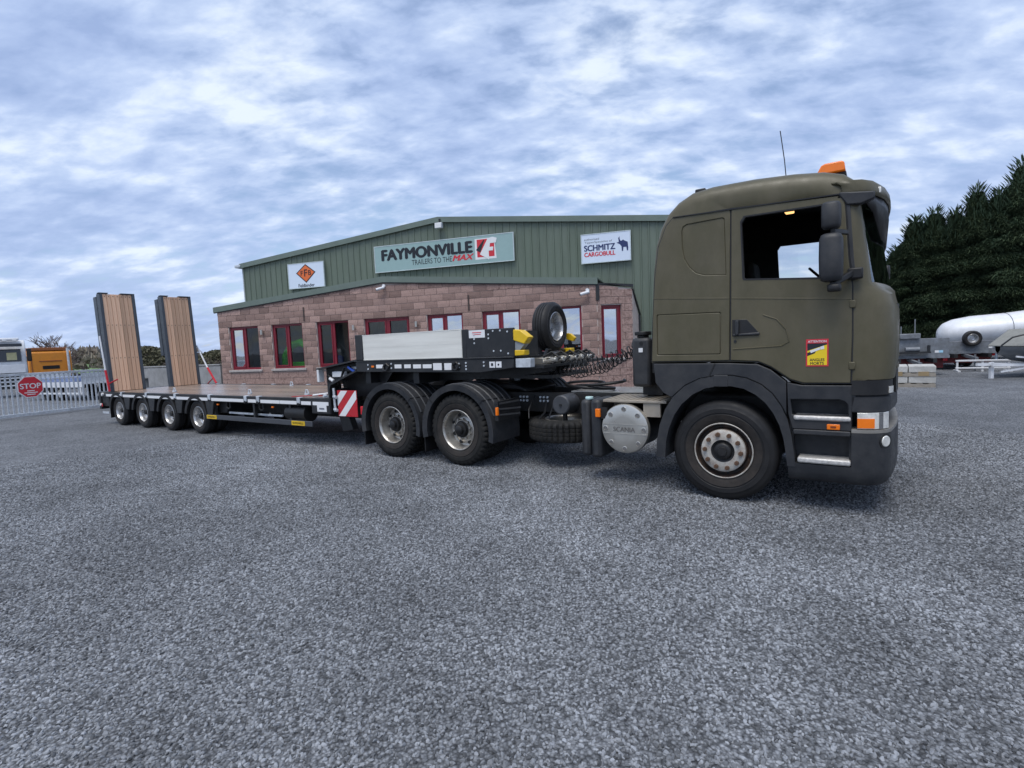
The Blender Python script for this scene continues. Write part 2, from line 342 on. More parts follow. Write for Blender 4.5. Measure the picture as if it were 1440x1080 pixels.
def gravel_stones():
    """loose stones near the viewer, instanced on a strip of yard"""
    pts = [(-3.2,.6),(3.4,.6),(8.6,7.0),(7.0,9.5),(-6.0,11.5),(-9.5,8.5)]
    base = MB().add([(x,y,.001) for x,y in pts],[tuple(range(len(pts)))]).build('gravel', GS)
    tag(base, 'loose grey gravel stones spread over the yard', 'gravel', kind='stuff')
    ng = bpy.data.node_groups.new('gravel_scatter', 'GeometryNodeTree')
    ng.interface.new_socket('Geometry', in_out='INPUT', socket_type='NodeSocketGeometry'); ng.interface.new_socket('Geometry', in_out='OUTPUT', socket_type='NodeSocketGeometry')
    N = ng.nodes; K = ng.links; gi = N.new('NodeGroupInput'); go = N.new('NodeGroupOutput')
    dp = N.new('GeometryNodeDistributePointsOnFaces'); dp.distribute_method = 'RANDOM'; dp.inputs['Density'].default_value = 2300; K.new(gi.outputs[0], dp.inputs['Mesh'])
    jn = N.new('GeometryNodeJoinGeometry')
    for k in range(4):
        ico = N.new('GeometryNodeMeshIcoSphere'); ico.inputs['Subdivisions'].default_value = 2 if k < 2 else 1; ico.inputs['Radius'].default_value = 1
        spn = N.new('GeometryNodeSetPosition'); pos = N.new('GeometryNodeInputPosition'); ns = N.new('ShaderNodeTexNoise'); ns.noise_dimensions = '4D'
        ns.inputs['W'].default_value = k*7.3; ns.inputs['Scale'].default_value = .75; ns.inputs['Detail'].default_value = 1.5; K.new(pos.outputs[0], ns.inputs['Vector'])
        vm = N.new('ShaderNodeVectorMath'); vm.operation = 'SUBTRACT'; vm.inputs[1].default_value = (.5,.5,.5); K.new(ns.outputs['Color'], vm.inputs[0])
        v2 = N.new('ShaderNodeVectorMath'); v2.operation = 'SCALE'; v2.inputs['Scale'].default_value = 1.7; K.new(vm.outputs[0], v2.inputs[0])
        K.new(ico.outputs['Mesh'], spn.inputs['Geometry']); K.new(v2.outputs[0], spn.inputs['Offset'])
        tr = N.new('GeometryNodeTransform'); tr.inputs['Scale'].default_value = [(1,.72,.62),(1,.6,.7),(1,.8,.58),(1,.65,.75)][k]; K.new(spn.outputs[0], tr.inputs['Geometry'])
        sm = N.new('GeometryNodeSetMaterial'); sm.inputs['Material'].default_value = GS; K.new(tr.outputs[0], sm.inputs['Geometry'])
        gti = N.new('GeometryNodeGeometryToInstance'); K.new(sm.outputs[0], gti.inputs[0]); K.new(gti.outputs[0], jn.inputs[0])
    iop = N.new('GeometryNodeInstanceOnPoints'); K.new(dp.outputs['Points'], iop.inputs['Points']); K.new(jn.outputs[0], iop.inputs['Instance']); iop.inputs['Pick Instance'].default_value = True
    def rnd(t, lo, hi, seed):
        r = N.new('FunctionNodeRandomValue'); r.data_type = t; i0 = 0 if t=='FLOAT_VECTOR' else 2 if t=='FLOAT' else 4
        r.inputs[i0].default_value = lo; r.inputs[i0+1].default_value = hi; r.inputs['Seed'].default_value = seed
        return r.outputs[{'FLOAT_VECTOR':0,'FLOAT':1,'INT':2}[t]]
    K.new(rnd('INT', 0, 3, 1), iop.inputs['Instance Index'])
    K.new(rnd('FLOAT_VECTOR', (-.9,-.9,0), (.9,.9,6.28), 2), iop.inputs['Rotation'])
    K.new(rnd('FLOAT', .0065, .0145, 3), iop.inputs['Scale'])
    j2 = N.new('GeometryNodeJoinGeometry'); K.new(iop.outputs[0], j2.inputs[0])
    K.new(j2.outputs[0], go.inputs[0])
    base.modifiers.new('scatter', 'NODES').node_group = ng
gravel_stones()
field = MB(); R_ = []
for j in range(7):
    yy = 41+j*28; R_.append([(x, yy+abs(x)*.05, -.05+.5*min(1,j/1.5)+.012*(yy-41)*.25) for x in range(-260, 1, 20)])
field.grid(R_); tag(field.build('grass_field', GRASS), kind='structure')
# ------------------------------------------------------------------ buildings
BX, BY, BPH = FR['B']
def zt(s): return 4.06 - abs(s-5.82)*.0822
def zg(s): return 6.40 - abs(s-7.35)*.102
def annexe():
    A = thing('office_annexe', 'single storey pink block office annexe with maroon windows in front of green shed', 'building', (BX,BY,0), -BPH)
    wins = [(-1.13,.27,1.16,2.83),(.89,2.29,1.16,2.83),(2.91,4.28,1.16,2.83),(4.93,6.73,.02,2.83),(7.41,8.73,1.16,2.83),(9.42,10.74,1.16,2.83),(11.42,12.75,1.16,2.83)]
    S0, S1 = -1.62, 13.27
    cuts = sorted({S0, S1, 5.82, *[w[0] for w in wins], *[w[1] for w in wins]})
    wall = MB()
    for a, b in zip(cuts, cuts[1:]):
        o = [w for w in wins if w[0] <= a+1e-6 and w[1] >= b-1e-6]
        if o:
            w = o[0]
            if w[2] > .05: wall.prism([(a,0),(b,0),(b,w[2]),(a,w[2])], .02, .25)
            wall.prism([(a,w[3]),(b,w[3]),(b,zt(b)),(a,zt(a))], .02, .25)
        else: wall.prism([(a,0),(b,0),(b,zt(b)),(a,zt(a))], .02, .25)
    # return walls and chamfered corner (a plan path), with an opening for its window
    wall.prism([(S0,.25),(S0+.23,.25),(S0+.23,1.5),(S0,1.5)], 0, 3.3, plane='xy')
    ch0, ch1 = Vector((13.27,0,0)), Vector((14.28,.6,0)); cd = (ch1-ch0).normalized(); cn = Vector((cd.y,-cd.x,0)); cl = (ch1-ch0).length
    def cp(u, y, z): p = ch0+cd*u-cn*y; return (p.x, p.y, z)
    def cbox(mb, u0, u1, y0, y1, z0, z1, z1b=None, mi=0):
        z1b = z1 if z1b is None else z1b
        mb.add([cp(u0,y0,z0),cp(u1,y0,z0),cp(u1,y1,z0),cp(u0,y1,z0),cp(u0,y0,z1),cp(u1,y0,z1b),cp(u1,y1,z1b),cp(u0,y1,z1)],[(0,3,2,1),(4,5,6,7),(0,1,5,4),(1,2,6,5),(2,3,7,6),(3,0,4,7)],mi)
    cz = lambda u: 3.44-.14*u/cl
    for (a,b,z0,z1) in ((0,.105,0,9),(.105,.80,0,1.15),(.105,.80,2.80,9),(.80,cl,0,9)):
        cbox(wall,a,b,.02,.25,z0,min(z1,cz(a)),min(z1,cz(b)))
    wall.add([(14.28,.6,0),(14.42,1.5,0),(14.42,1.5,2.45),(14.28,.6,3.28),(14.05,.7,0),(14.2,1.5,0),(14.2,1.5,2.45),(14.05,.7,3.28)],[(0,1,2,3),(5,4,7,6),(3,2,6,7),(0,3,7,4)])
    W_ = wall.build('wall', MORTAR, A)
    # split-face blocks
    variants = []
    for k in range(8):
        mb = MB(); nx, nz = 5, 3; vs = []
        for j in range(nz+1):
            for i in range(nx+1):
                e = (i in (0,nx)) or (j in (0,nz)); vs.append((i/nx, (-.0 if e else -random.uniform(.002,.016)), j/nz))
        mb.add(vs, [(j*(nx+1)+i, j*(nx+1)+i+1, (j+1)*(nx+1)+i+1, (j+1)*(nx+1)+i) for j in range(nz) for i in range(nx)])
        mb.add([(0,0,0),(1,0,0),(1,0,1),(0,0,1),(0,.022,0),(1,.022,0),(1,.022,1),(0,.022,1)],[(0,4,5,1),(1,5,6,2),(2,6,7,3),(3,7,4,0)])
        variants.append(mb.mesh('block', BLOCK, angle=180))
    items = []; H, Lb, g_ = .225, .45, .013
    for r in range(0, 18):
        z0 = .13-.225+r*H; z1 = z0+H
        if z0 < -.01: z0 = .0
        free = [(S0, S1)]
        for w in wins:
            if w[2] < z1-.06 and w[3] > z0+.06:
                nf = []
                for a, b in free:
                    if w[1] <= a or w[0] >= b: nf.append((a,b)); continue
                    if w[0] > a: nf.append((a, w[0]))
                    if w[1] < b: nf.append((w[1], b))
                free = nf
        for a, b in free:
            x = S0-(Lb/2 if r % 2 else 0)
            while x < b:
                u0, u1 = max(x, a), min(x+Lb, b); x += Lb
                if u1-u0 < .07: continue
                zz1 = z1
                for w in wins:     # trim under sills / over lintels
                    if w[0] < u1-.01 and w[1] > u0+.01 and z0 < w[2] < z1: zz1 = min(zz1, w[2]-.02)
                top = min(zt(u0), zt(u1))-.02
                if z0 > max(zt(u0), zt(u1))-.05: continue
                items.append((u0+g_/2, u1-g_/2, z0+g_/2, zz1-g_/2, top))
    def prio(it): return (it[2] < .95, it[0] > 7.2 and it[2] < 1.4, it[2])
    items.sort(key=prio)
    rest = MB(); cnt = 0
    for u0, u1, z0, z1, top in items:
        if z1 > top:      # cut along the roof line
            p = [(u0,z0),(u1,z0),(u1,min(z1,zt(u1)-.02)),(u0,min(z1,zt(u0)-.02))]
            if min(p[2][1],p[3][1]) < z0+.02: continue
            if cnt < 296: MB().prism(p, -.008, .021).build('block', BLOCK, A); cnt += 1
            else: rest.prism(p, -.008, .021)
        elif cnt < 296:
            o = obj('block', random.choice(variants), A); o.location = (u0, 0, z0); o.scale = (u1-u0, random.uniform(.7,1.2), z1-z0); cnt += 1
        else: rest.box(u0, u1, -.008, .021, z0, z1)
    for r in range(17):   # chamfer blocks
        z0 = max(0, .13-.225+r*H)+g_/2; z1 = .13-.225+(r+1)*H-g_/2
        x = -.2 if r % 2 else 0
        while x < cl:
            u0, u1 = max(0,x)+g_/2, min(x+Lb, cl)-g_/2; x += Lb
            segs = [(u0,u1)]
            if z1 > 1.2 and z0 < 2.75: segs = [(u0,min(u1,.10)),(max(u0,.80),u1)]
            for a, b in segs:
                if b-a > .04 and z0 < cz(b)-.06: cbox(rest, a, b, -.008-random.random()*.006, .021, z0, min(z1,cz(a)-.01), min(z1,cz(b)-.01))
    for r in range(15):   # left return blocks
        z0 = .13-.225+r*H; y = -.1 if r % 2 else .03
        while y < 1.45:
            rest.box(S0-.012, S0+.01, max(.024,y)+g_/2, min(1.48,y+Lb)-g_/2, max(0,z0)+g_/2, z0+H-g_/2); y += Lb
    rb = rest.build('block', BLOCK, A); rb['kind'] = 'stuff'
    # windows
    def window(u0, u1, z0, z1, n, glassm, place, fw=.075, door=False, split=.5):
        f = MB(); y0, y1 = .085, .16
        for a in ((u0,u0+fw,z0,z1),(u1-fw,u1,z0,z1)): place(f, a[0],a[1],y0,y1,a[2],a[3])
        place(f,u0+fw,u1-fw,y0,y1,z0,z0+fw); place(f,u0+fw,u1-fw,y0,y1,z1-fw,z1)
        us = [u0+fw, u1-fw]
        if n == 2:
            mid = u0+(u1-u0)*split; place(f, mid-.05, mid+.05, y0-.002, y1, z0+fw, z1-fw); us = [u0+fw, mid-.05, mid+.05, u1-fw]
        win = f.build('door' if door else 'window', FRAME, A, bevel=.006)
        for i in range(0, len(us), 2):
            a, b = us[i], us[i+1]; q = .0
            if n == 1 or i == 0 or door:       # opening sash
                s_ = MB(); q = .05
                for bb in ((a+.003,a+q,z0+fw+.003,z1-fw-.003),(b-q,b-.003,z0+fw+.003,z1-fw-.003)): place(s_, bb[0],bb[1],y0-.018,y0+.05,bb[2],bb[3])
                place(s_,a+q,b-q,y0-.018,y0+.05,z0+fw+.003,z0+fw+q); place(s_,a+q,b-q,y0-.018,y0+.05,z1-fw-q,z1-fw-.003); s_.build('sash', FRAME, win, bevel=.005)
            p = MB(); gm = glassm[min(i//2, len(glassm)-1)]; place(p, a+q, b-q, y0+.03, y0+.036, z0+fw+q, z1-fw-q); p.build('pane', gm, win)
        if not door:
            s_ = MB(); place(s_, u0-.09, u1+.09, -.06, .10, z0-.085, z0-.005); s_.build('sill', STONE, win, bevel=.008)
    fb = lambda mb,u0,u1,y0,y1,z0,z1: mb.box(u0,u1,y0,y1,z0,z1)
    gl = [[GLASSW,GLASSD],[GLASSD,GLASSD],[GLASSD,GLASSD],[GLASSD,GLASSD],[GLASSW],[GLASSW],[GLASSW]]
    for w, gg in zip(wins, gl): window(*w, 2, gg, fb, door=(w[2] < .1))
    window(.105,.80,1.15,2.80,1,[GLASSW], lambda mb,u0,u1,y0,y1,z0,z1: cbox(mb,u0,u1,y0,y1,z0,z1))
    # room behind the glass
    rm = MB(); rm.box(S0+.24,13.2,1.40,1.45,0,3.2); rm.box(S0+.24,13.2,.26,1.40,2.95,3.0); rm.box(S0+.24,13.2,.26,1.40,0,.05)
    for x in (2.6,4.6,7.0,11.1): rm.box(x,x+.08,.26,1.40,.05,2.95)
    rm.build('room', PLASTER, A)
    # roof edge flashing + roof sheet
    fl = MB()
    for a, b in ((S0-.12,5.82),(5.82,S1+.02)):
        fl.prism([(a,zt(a)),(b,zt(b)),(b,zt(b)+.2),(a,zt(a)+.2)], -.07, -.02); fl.prism([(a,zt(a)+.17),(b,zt(b)+.17),(b,zt(b)+.205),(a,zt(a)+.205)], -.02, 1.52)
        fl.prism([(a,zt(a)-.03),(b,zt(b)-.03),(b,zt(b)),(a,zt(a))], -.05, -.012, mi=1)
    fl.build('roof_flashing', [GREENT, STEELBLK], A)
    e = MB(); cbox(e,-.02,cl+.03,-.03,.05,3.43,3.49,3.34); e.bar((14.29,.58,3.31),(14.46,1.5,2.5),.05,.06); e.bar((14.44,1.45,2.5),(14.44,1.45,0),.06,.06,up=(0,1,0)); e.build('roof_edge', STEELBLK, A)
    MB().box(13.22,13.33,-.025,.05,2.95,3.47).build('corner_strip', STEELBLK, A)
    for s in (2.42, 8.98): MB().box(s-.03,s+.03,-.018,0,2.9,3.4).build('weep_stain_strip', mat('dark_stain',(.07,.05,.045),.9), A)
    return A
annexe()

def shed():
    G = thing('workshop_shed', 'large green metal clad workshop shed with low gable behind the block office', 'building', (BX,BY,0), -BPH)
    s0, s1, yf = -1.65, 16.35, 1.5
    body = MB(); body.prism([(s0+.02,0),(s1-.02,0),(s1-.02,zg(s1)-.05),(7.35,zg(7.35)-.05),(s0+.02,zg(s0)-.05)], yf+.06, yf+30); body.build('wall', GREENC, G)
    roof = MB()
    for a, b in ((s0-.15,7.35),(7.35,s1+.15)): roof.prism([(a,zg(a)-.04),(b,zg(b)-.04),(b,zg(b)+.03),(a,zg(a)+.03)], yf-.02, yf+30.2)
    roof.build('roof', mat('roof_sheet',(.2,.22,.22),.6), G)
    pitch = .2647; npan = 17; wdt = (s1-s0)/npan; pk = wdt/4
    for i in range(npan):
        a = s0+i*wdt; m_ = a+wdt/2; zb = 0.0 if a > 12.2 else 2.6
        prof = []
        for k in range(4):
            o = a+k*pk; prof += [(o,0),(o+.018,-.032),(o+.05,-.032),(o+.068,0)]
            if k < 4: prof += [(o+.068+(pk-.068)*.5,-.003)]
        prof.append((a+wdt,0)); vs = []
        for (x,y) in prof: vs += [(x,yf+.05+y,zb),(x,yf+.05+y,zg(x)-.06)]
        mb = MB().add(vs,[(2*j,2*j+2,2*j+3,2*j+1) for j in range(len(prof)-1)]); mb.build('cladding_panel', GREENC, G, angle=20, fix=False)
    tr = MB()
    for a, b in ((s0-.1,7.35),(7.35,s1+.1)):
        tr.prism([(a,zg(a)-.14),(b,zg(b)-.14),(b,zg(b)+.05),(a,zg(a)+.05)], yf-.06, yf-.03); tr.prism([(a,zg(a)+.03),(b,zg(b)+.03),(b,zg(b)+.055),(a,zg(a)+.055)], yf-.03, yf+.3)
    tr.build('verge_trim', GREENT, G)
    gt = MB(); gt.box(s0-.3,s0-.02,yf-.1,yf+30,zg(s0)-.12,zg(s0)-.0); gt.build('gutter', GALV, G, bevel=.02)
    MB().cyl((s0-.1,yf+.15,zg(s0)-.1),(s0-.1,yf+.15,3.7),.04).build('downpipe', GALV, G)
shed()

def board(name, label, s0, s1, z0, z1, m):
    root = thing(name, label, 'sign', (*wpt('B',(s0+s1)/2,1.44)[:2], z0), -BPH); w = s1-s0; h = z1-z0
    MB().box(-w/2,w/2,-.02,.03,0,h).build('board', m, root, bevel=.006)
    e = MB(); t = .025
    for b in ((-w/2-t,-w/2,-t,h+t),(w/2,w/2+t,-t,h+t)): e.box(b[0],b[1],-.028,.03,b[2],b[3])
    e.box(-w/2,w/2,-.028,.03,-t,0); e.box(-w/2,w/2,-.028,.03,h,h+t); e.build('edge_trim', mat('sign_edge',(.55,.62,.63),.4), root)
    return root, w, h
r_, w, h = board('company_sign', 'long pale teal sign reading FAYMONVILLE trailers to the max on green cladding', 4.70, 10.20, 4.65, 5.59, SIGNG)
text('lettering','FAYMONVILLE',INK,r_,(-.62,-.024,.60),3.64,.39,bold=.115)
text('lettering','TRAILERS TO THE',INK,r_,(-.4,-.024,.24),1.62,.19)
text('lettering','MAX',INKR,r_,(.85,-.024,.255),.82,.19,bold=.08,shear=.3)
flat([(1.32,.12),(2.12,.12),(2.12,.19),(2.05,.85),(1.32,.85)],LABELW,r_,-.024,'emblem_ground')
flat([(1.40,.20),(2.05,.20),(2.05,.82),(1.40,.82)],INKR,r_,-.027,'emblem_square')
flat([(1.36,.46),(1.66,.80),(1.70,.80),(1.52,.36)],INK,r_,-.030,'emblem_arrow')
flat([(1.50,.30),(1.70,.18),(1.84,.08),(1.84,.40),(2.0,.40),(2.02,.53),(1.88,.53),(1.90,.66),(2.12,.66),(2.16,.82),(2.0,.87),(1.82,.84),(1.74,.70)],LABELW,r_,-.033,'emblem_letter')
r_, w, h = board('square_sign', 'white sign with orange FFB diamond reading Feldbinder on green cladding', .71, 2.36, 4.32, 5.27, SIGNW)
flat([(-.46,.58),(0,.18),(.46,.58),(0,.92)],INK,r_,-.024,'diamond_border'); flat([(-.40,.58),(0,.23),(.40,.58),(0,.87)],INKO,r_,-.027,'diamond')
text('lettering','F',INK,r_,(-.18,-.031,.57),.11,.18,bold=.02); text('lettering','F',INK,r_,(-.0,-.031,.57),.14,.27,bold=.02); text('lettering','B',INK,r_,(.19,-.031,.57),.13,.19,bold=.02)
text('lettering','Feldbinder',INK,r_,(0,-.024,.085),.76,.13,bold=.03)
r_, w, h = board('square_sign', 'white sign reading Schmitz Cargobull with navy elephant on green cladding', 12.60, 14.20, 4.32, 5.245, SIGNW)
text('lettering','authorised',INKG,r_,(-.46,-.024,.77),.5,.07); text('lettering','TipperSpecialist of',INKG,r_,(-.24,-.024,.66),.92,.08)
text('lettering','SCHMITZ',INKN,r_,(-.2,-.024,.48),1.02,.19,bold=.075); text('lettering','CARGOBULL',INKR,r_,(-.2,-.024,.27),1.02,.14,bold=.075)
flat([(.36,.58),(.44,.60),(.42,.72),(.46,.78),(.47,.68),(.5,.62),(.58,.66),(.63,.62),(.72,.58),(.74,.40),(.73,.30),(.69,.30),(.68,.42),(.58,.42),(.57,.30),(.53,.29),(.52,.45),(.47,.52)],INKN,r_,-.024,'elephant_emblem')
# small fittings on the walls
def cctv(s, z, label):
    c = thing('security_camera', label, 'camera', wpt('B',s,-.015,z), -BPH, 'white security cameras on the block wall')
    MB().cyl((0,0,0),(0,-.05,0),.06).cyl((0,-.04,0),(0,-.14,-.06),.022).build('bracket', WHITE, c); MB().cyl((.07,-.12,-.06),(-.2,-.2,-.13),.045,.05).build('housing', WHITE, c, bevel=.008)
    MB().cyl((-.2,-.2,-.13),(-.215,-.205,-.134),.035).build('lens', BLACKP, c)
cctv(5.85,3.93,'white security camera on block wall under the roof peak'); cctv(12.97,3.28,'white security camera beside the corner window on block wall')
fl_ = thing('floodlight','grey floodlight fixed under the shed roof peak','lamp', wpt('B',7.45,1.46,6.1), -BPH)
MB().box(-.14,.14,-.2,-.06,-.1,.1).build('housing', GALV, fl_, bevel=.015); MB().box(-.12,.12,-.206,-.2,-.085,.085).build('pane', LABELW, fl_); MB().box(-.03,.03,-.06,.03,-.02,.26).build('bracket', STEELBLK, fl_)
for s, z, where in ((.52,2.57,'beside the leftmost window'),(4.55,2.54,'between window and entrance door'),(7.04,2.54,'beside the entrance door')):
    lp = thing('wall_lamp', 'small steel cylinder wall lamp on block wall '+{'beside the leftmost window':'between the two end windows'}.get(where,where), 'lamp', wpt('B',s,-.012,z), -BPH, 'steel cylinder lamps on the block wall')
    MB().cyl((0,-.09,-.09),(0,-.09,.09),.045).build('body', ALU, lp); MB().box(-.03,.03,-.06,.0,-.03,.03).build('bracket', ALU, lp)
# things placed behind the office glass
dk = thing('desk','dark office desk behind the office windows','desk', wpt('B',2.6,.8), -BPH); MB().box(-1.9,1.9,-.35,.35,1.02,1.08).build('top', DARKIN, dk); MB().box(-1.88,-1.8,-.3,.3,.05,1.02).build('leg', DARKIN, dk); MB().box(1.8,1.88,-.3,.3,.05,1.02).build('leg', DARKIN, dk)
gm = MB(); gm.tube([(-.75,0,0),(-.7,0,.55),(-.4,0,.95),(.05,0,1.05),(.45,0,.8),(.55,0,.3)],.16,n=10); gm.box(-.5,.6,-.15,.15,.0,.3); o_=gm.build('green_dummy',GREENM,None,bevel=.03,loc=wpt('B',1.75,.52,1.08)); o_.rotation_euler=(0,0,-BPH); tag(o_,'lime green machine shape placed behind the second office window','dummy')  # solid shape added inside to put green into the panes
ch = MB().prism([(-.2,0),(.2,0),(.24,.42),(.1,.5),(-.1,.5),(-.24,.42)],0,.07).build('chair_back',mat('blue_fabric',(.02,.04,.16),.8),None,bevel=.02,loc=wpt('B',3.3,.62,1.08)); ch.rotation_euler=(0,0,-BPH); tag(ch,'dark blue office chair back behind office window','chair')
yb = MB().box(-.16,.16,-.1,.1,0,.16).build('yellow_box',YELLOW,None,bevel=.01,loc=wpt('B',4.0,.62,1.08)); yb.rotation_euler=(0,0,-BPH); tag(yb,'small yellow box on desk behind office window','box')
# ------------------------------------------------------------------ wheels (axis y, outer face at y=0, going +y)
def tyre_mesh(name, R, rb, wd, lug, m, n=72):
    sw = .012
    q_=R-rb; prof = [(rb,.03),(rb+.012,.012),(rb+q_*.22,-sw*.3),(rb+q_*.40,-sw*.9),(rb+q_*.42,-sw*.45),(rb+q_*.46,-sw*.5),(rb+q_*.48,-sw),(rb+q_*.66,-sw),(rb+q_*.68,-sw*.6),(R-.05,-.003),(R-.02,.012),(R-.004,.035)]
    k0 = len(prof)
    for g in range(4):      # tread ribs with grooves
        a = .035+(wd-.07)*g/4; b = .035+(wd-.07)*(g+1)/4
        prof += [(R,a+.006),(R,b-.012),(R-.012,b-.010),(R-.012,b-.002)]
    prof = prof[:-2]+[(R-.004,wd-.035),(R-.02,wd-.012),(R-.05,wd+.004),((R+rb)/2,wd+sw),(rb,wd-.03),(rb-.02,wd/2),(rb,.03)]
    def mod(i,k):
        if lug and 10 <= i < len(prof)-6: return -.026 if (k % 4 == 0) else 0
        return 0
    mb = MB().lathe(prof, n=n, mod=mod if lug else None)
    L_ = len(prof)-1; mb.m = [1 if (j % L_) < 3 else 0 for j in range(len(mb.f))]
    return mb.mesh(name, [m, mat('tyre_inner_wall',(.019,.016,.014),.8,var=.2,dirt=(.05,.038,.03),dirt_amt=.5,ds=6)], angle=40)
def ring_boxes(mb, n, r, y0, y1, s, ph=0, cyl=True):
    for k in range(n):
        t = 2*pi*(k+ph)/n; mb.cyl((r*cos(t),y0,r*sin(t)),(r*cos(t),y1,r*sin(t)),s,n=8)
    return mb
M_TF = tyre_mesh('tyre', .53, .29, .30, False, RUBBERCLEAN); M_TD = tyre_mesh('tyre', .53, .29, .285, True, RUBBER, 160); M_TT = tyre_mesh('tyre', .40, .228, .225, False, RUBBERCLEAN, 48)
M_RF = MB().lathe([(.226,.03),(.222,-.004),(.21,-.012),(.15,-.018),(.12,-.018),(.12,.1)], n=48).lathe([(.285,.03),(.298,.004),(.292,-.001),(.284,.006)], n=48).lathe([(.284,.006),(.272,.06),(.262,.085),(.24,.085),(.226,.03)], n=48, mi=1).mesh('wheel', [RIMW, mat('rim_groove',(.03,.024,.02),.7,dirt=(.14,.07,.04),dirt_amt=.5,ds=8)], 40)
M_RD = MB().lathe([(.285,.03),(.30,.006),(.292,.001),(.28,.01),(.268,.05),(.262,.12),(.25,.165),(.225,.17),(.20,.155),(.17,.13),(.15,.128),(.135,.10),(.125,.10),(.12,.2)], n=48).mesh('wheel', RIMS, 40)
M_RT = MB().lathe([(.222,.03),(.236,.004),(.228,.0),(.216,.02),(.206,.06),(.20,.12),(.175,.14),(.14,.125),(.10,.12),(.085,.09),(.08,.2)], n=32).mesh('wheel', RIMA, 40)
M_HF = MB().lathe([(.0,-.05),(.045,-.05),(.05,-.04),(.075,-.038),(.085,-.03),(.092,.0),(.128,-.014),(.134,.02)], n=28).mesh('hub', BLACKP, 40)
M_HD = MB().lathe([(.0,.0),(.05,.002),(.065,.012),(.07,.05),(.105,.055),(.11,.10),(.13,.11)], n=28).mesh('hub', BLACKP, 40)
M_HT = MB().lathe([(.0,.03),(.05,.032),(.06,.05),(.062,.12),(.08,.125)], n=20).mesh('hub', BLACKP, 40)
M_NF = MB().cyl((0,-.05,0),(0,-.01,0),.021,.024,n=7).mesh('wheel_nut', RUST)
M_ND = MB().cyl((0,.09,0),(0,.135,0),.015,n=7).mesh('wheel_nut', RIMS)
M_OF = ring_boxes(MB(), 10, .25, .07, .09, .012, .8).mesh('vent_hole_discs', BLACKP)  # solid dark discs carry the shade of open hand holes as colour
M_OD = ring_boxes(MB(), 8, .213, .148, .175, .029, .3).mesh('vent_hole_discs', BLACKP)
M_OT = ring_boxes(MB(), 6, .158, .122, .14, .022, .3).mesh('vent_hole_discs', BLACKP)
def wheel(parent, kind, t, y, r, far=False, dual=False):
    rim, ty, hub, nuts, hol = {'front':(M_RF,M_TF,M_HF,M_NF,M_OF),'drive':(M_RD,M_TD,M_HD,M_ND,M_OD),'trail':(M_RT,M_TT,M_HT,None,M_OT)}[kind]
    w = obj('wheel', rim, parent); w.location = (t,y,r); a = random.uniform(0,6.28)
    w.rotation_euler = (0, a, pi if far else 0)
    for n_, me in (('tyre',ty),('hub',hub),('wheel_nut',nuts),('vent_hole_discs',hol)):
        if me in (M_NF, M_ND):
            rn_ = .18 if me is M_NF else .152
            for k in range(10):
                q = obj('wheel_nut', me, w); q.location = (rn_*cos(.628*k),0,rn_*sin(.628*k))
        elif me: obj(n_, me, w)
    if dual:
        d = obj('tyre', ty, w); d.location = (0,.34 if kind=='drive' else .26,0)
    return w

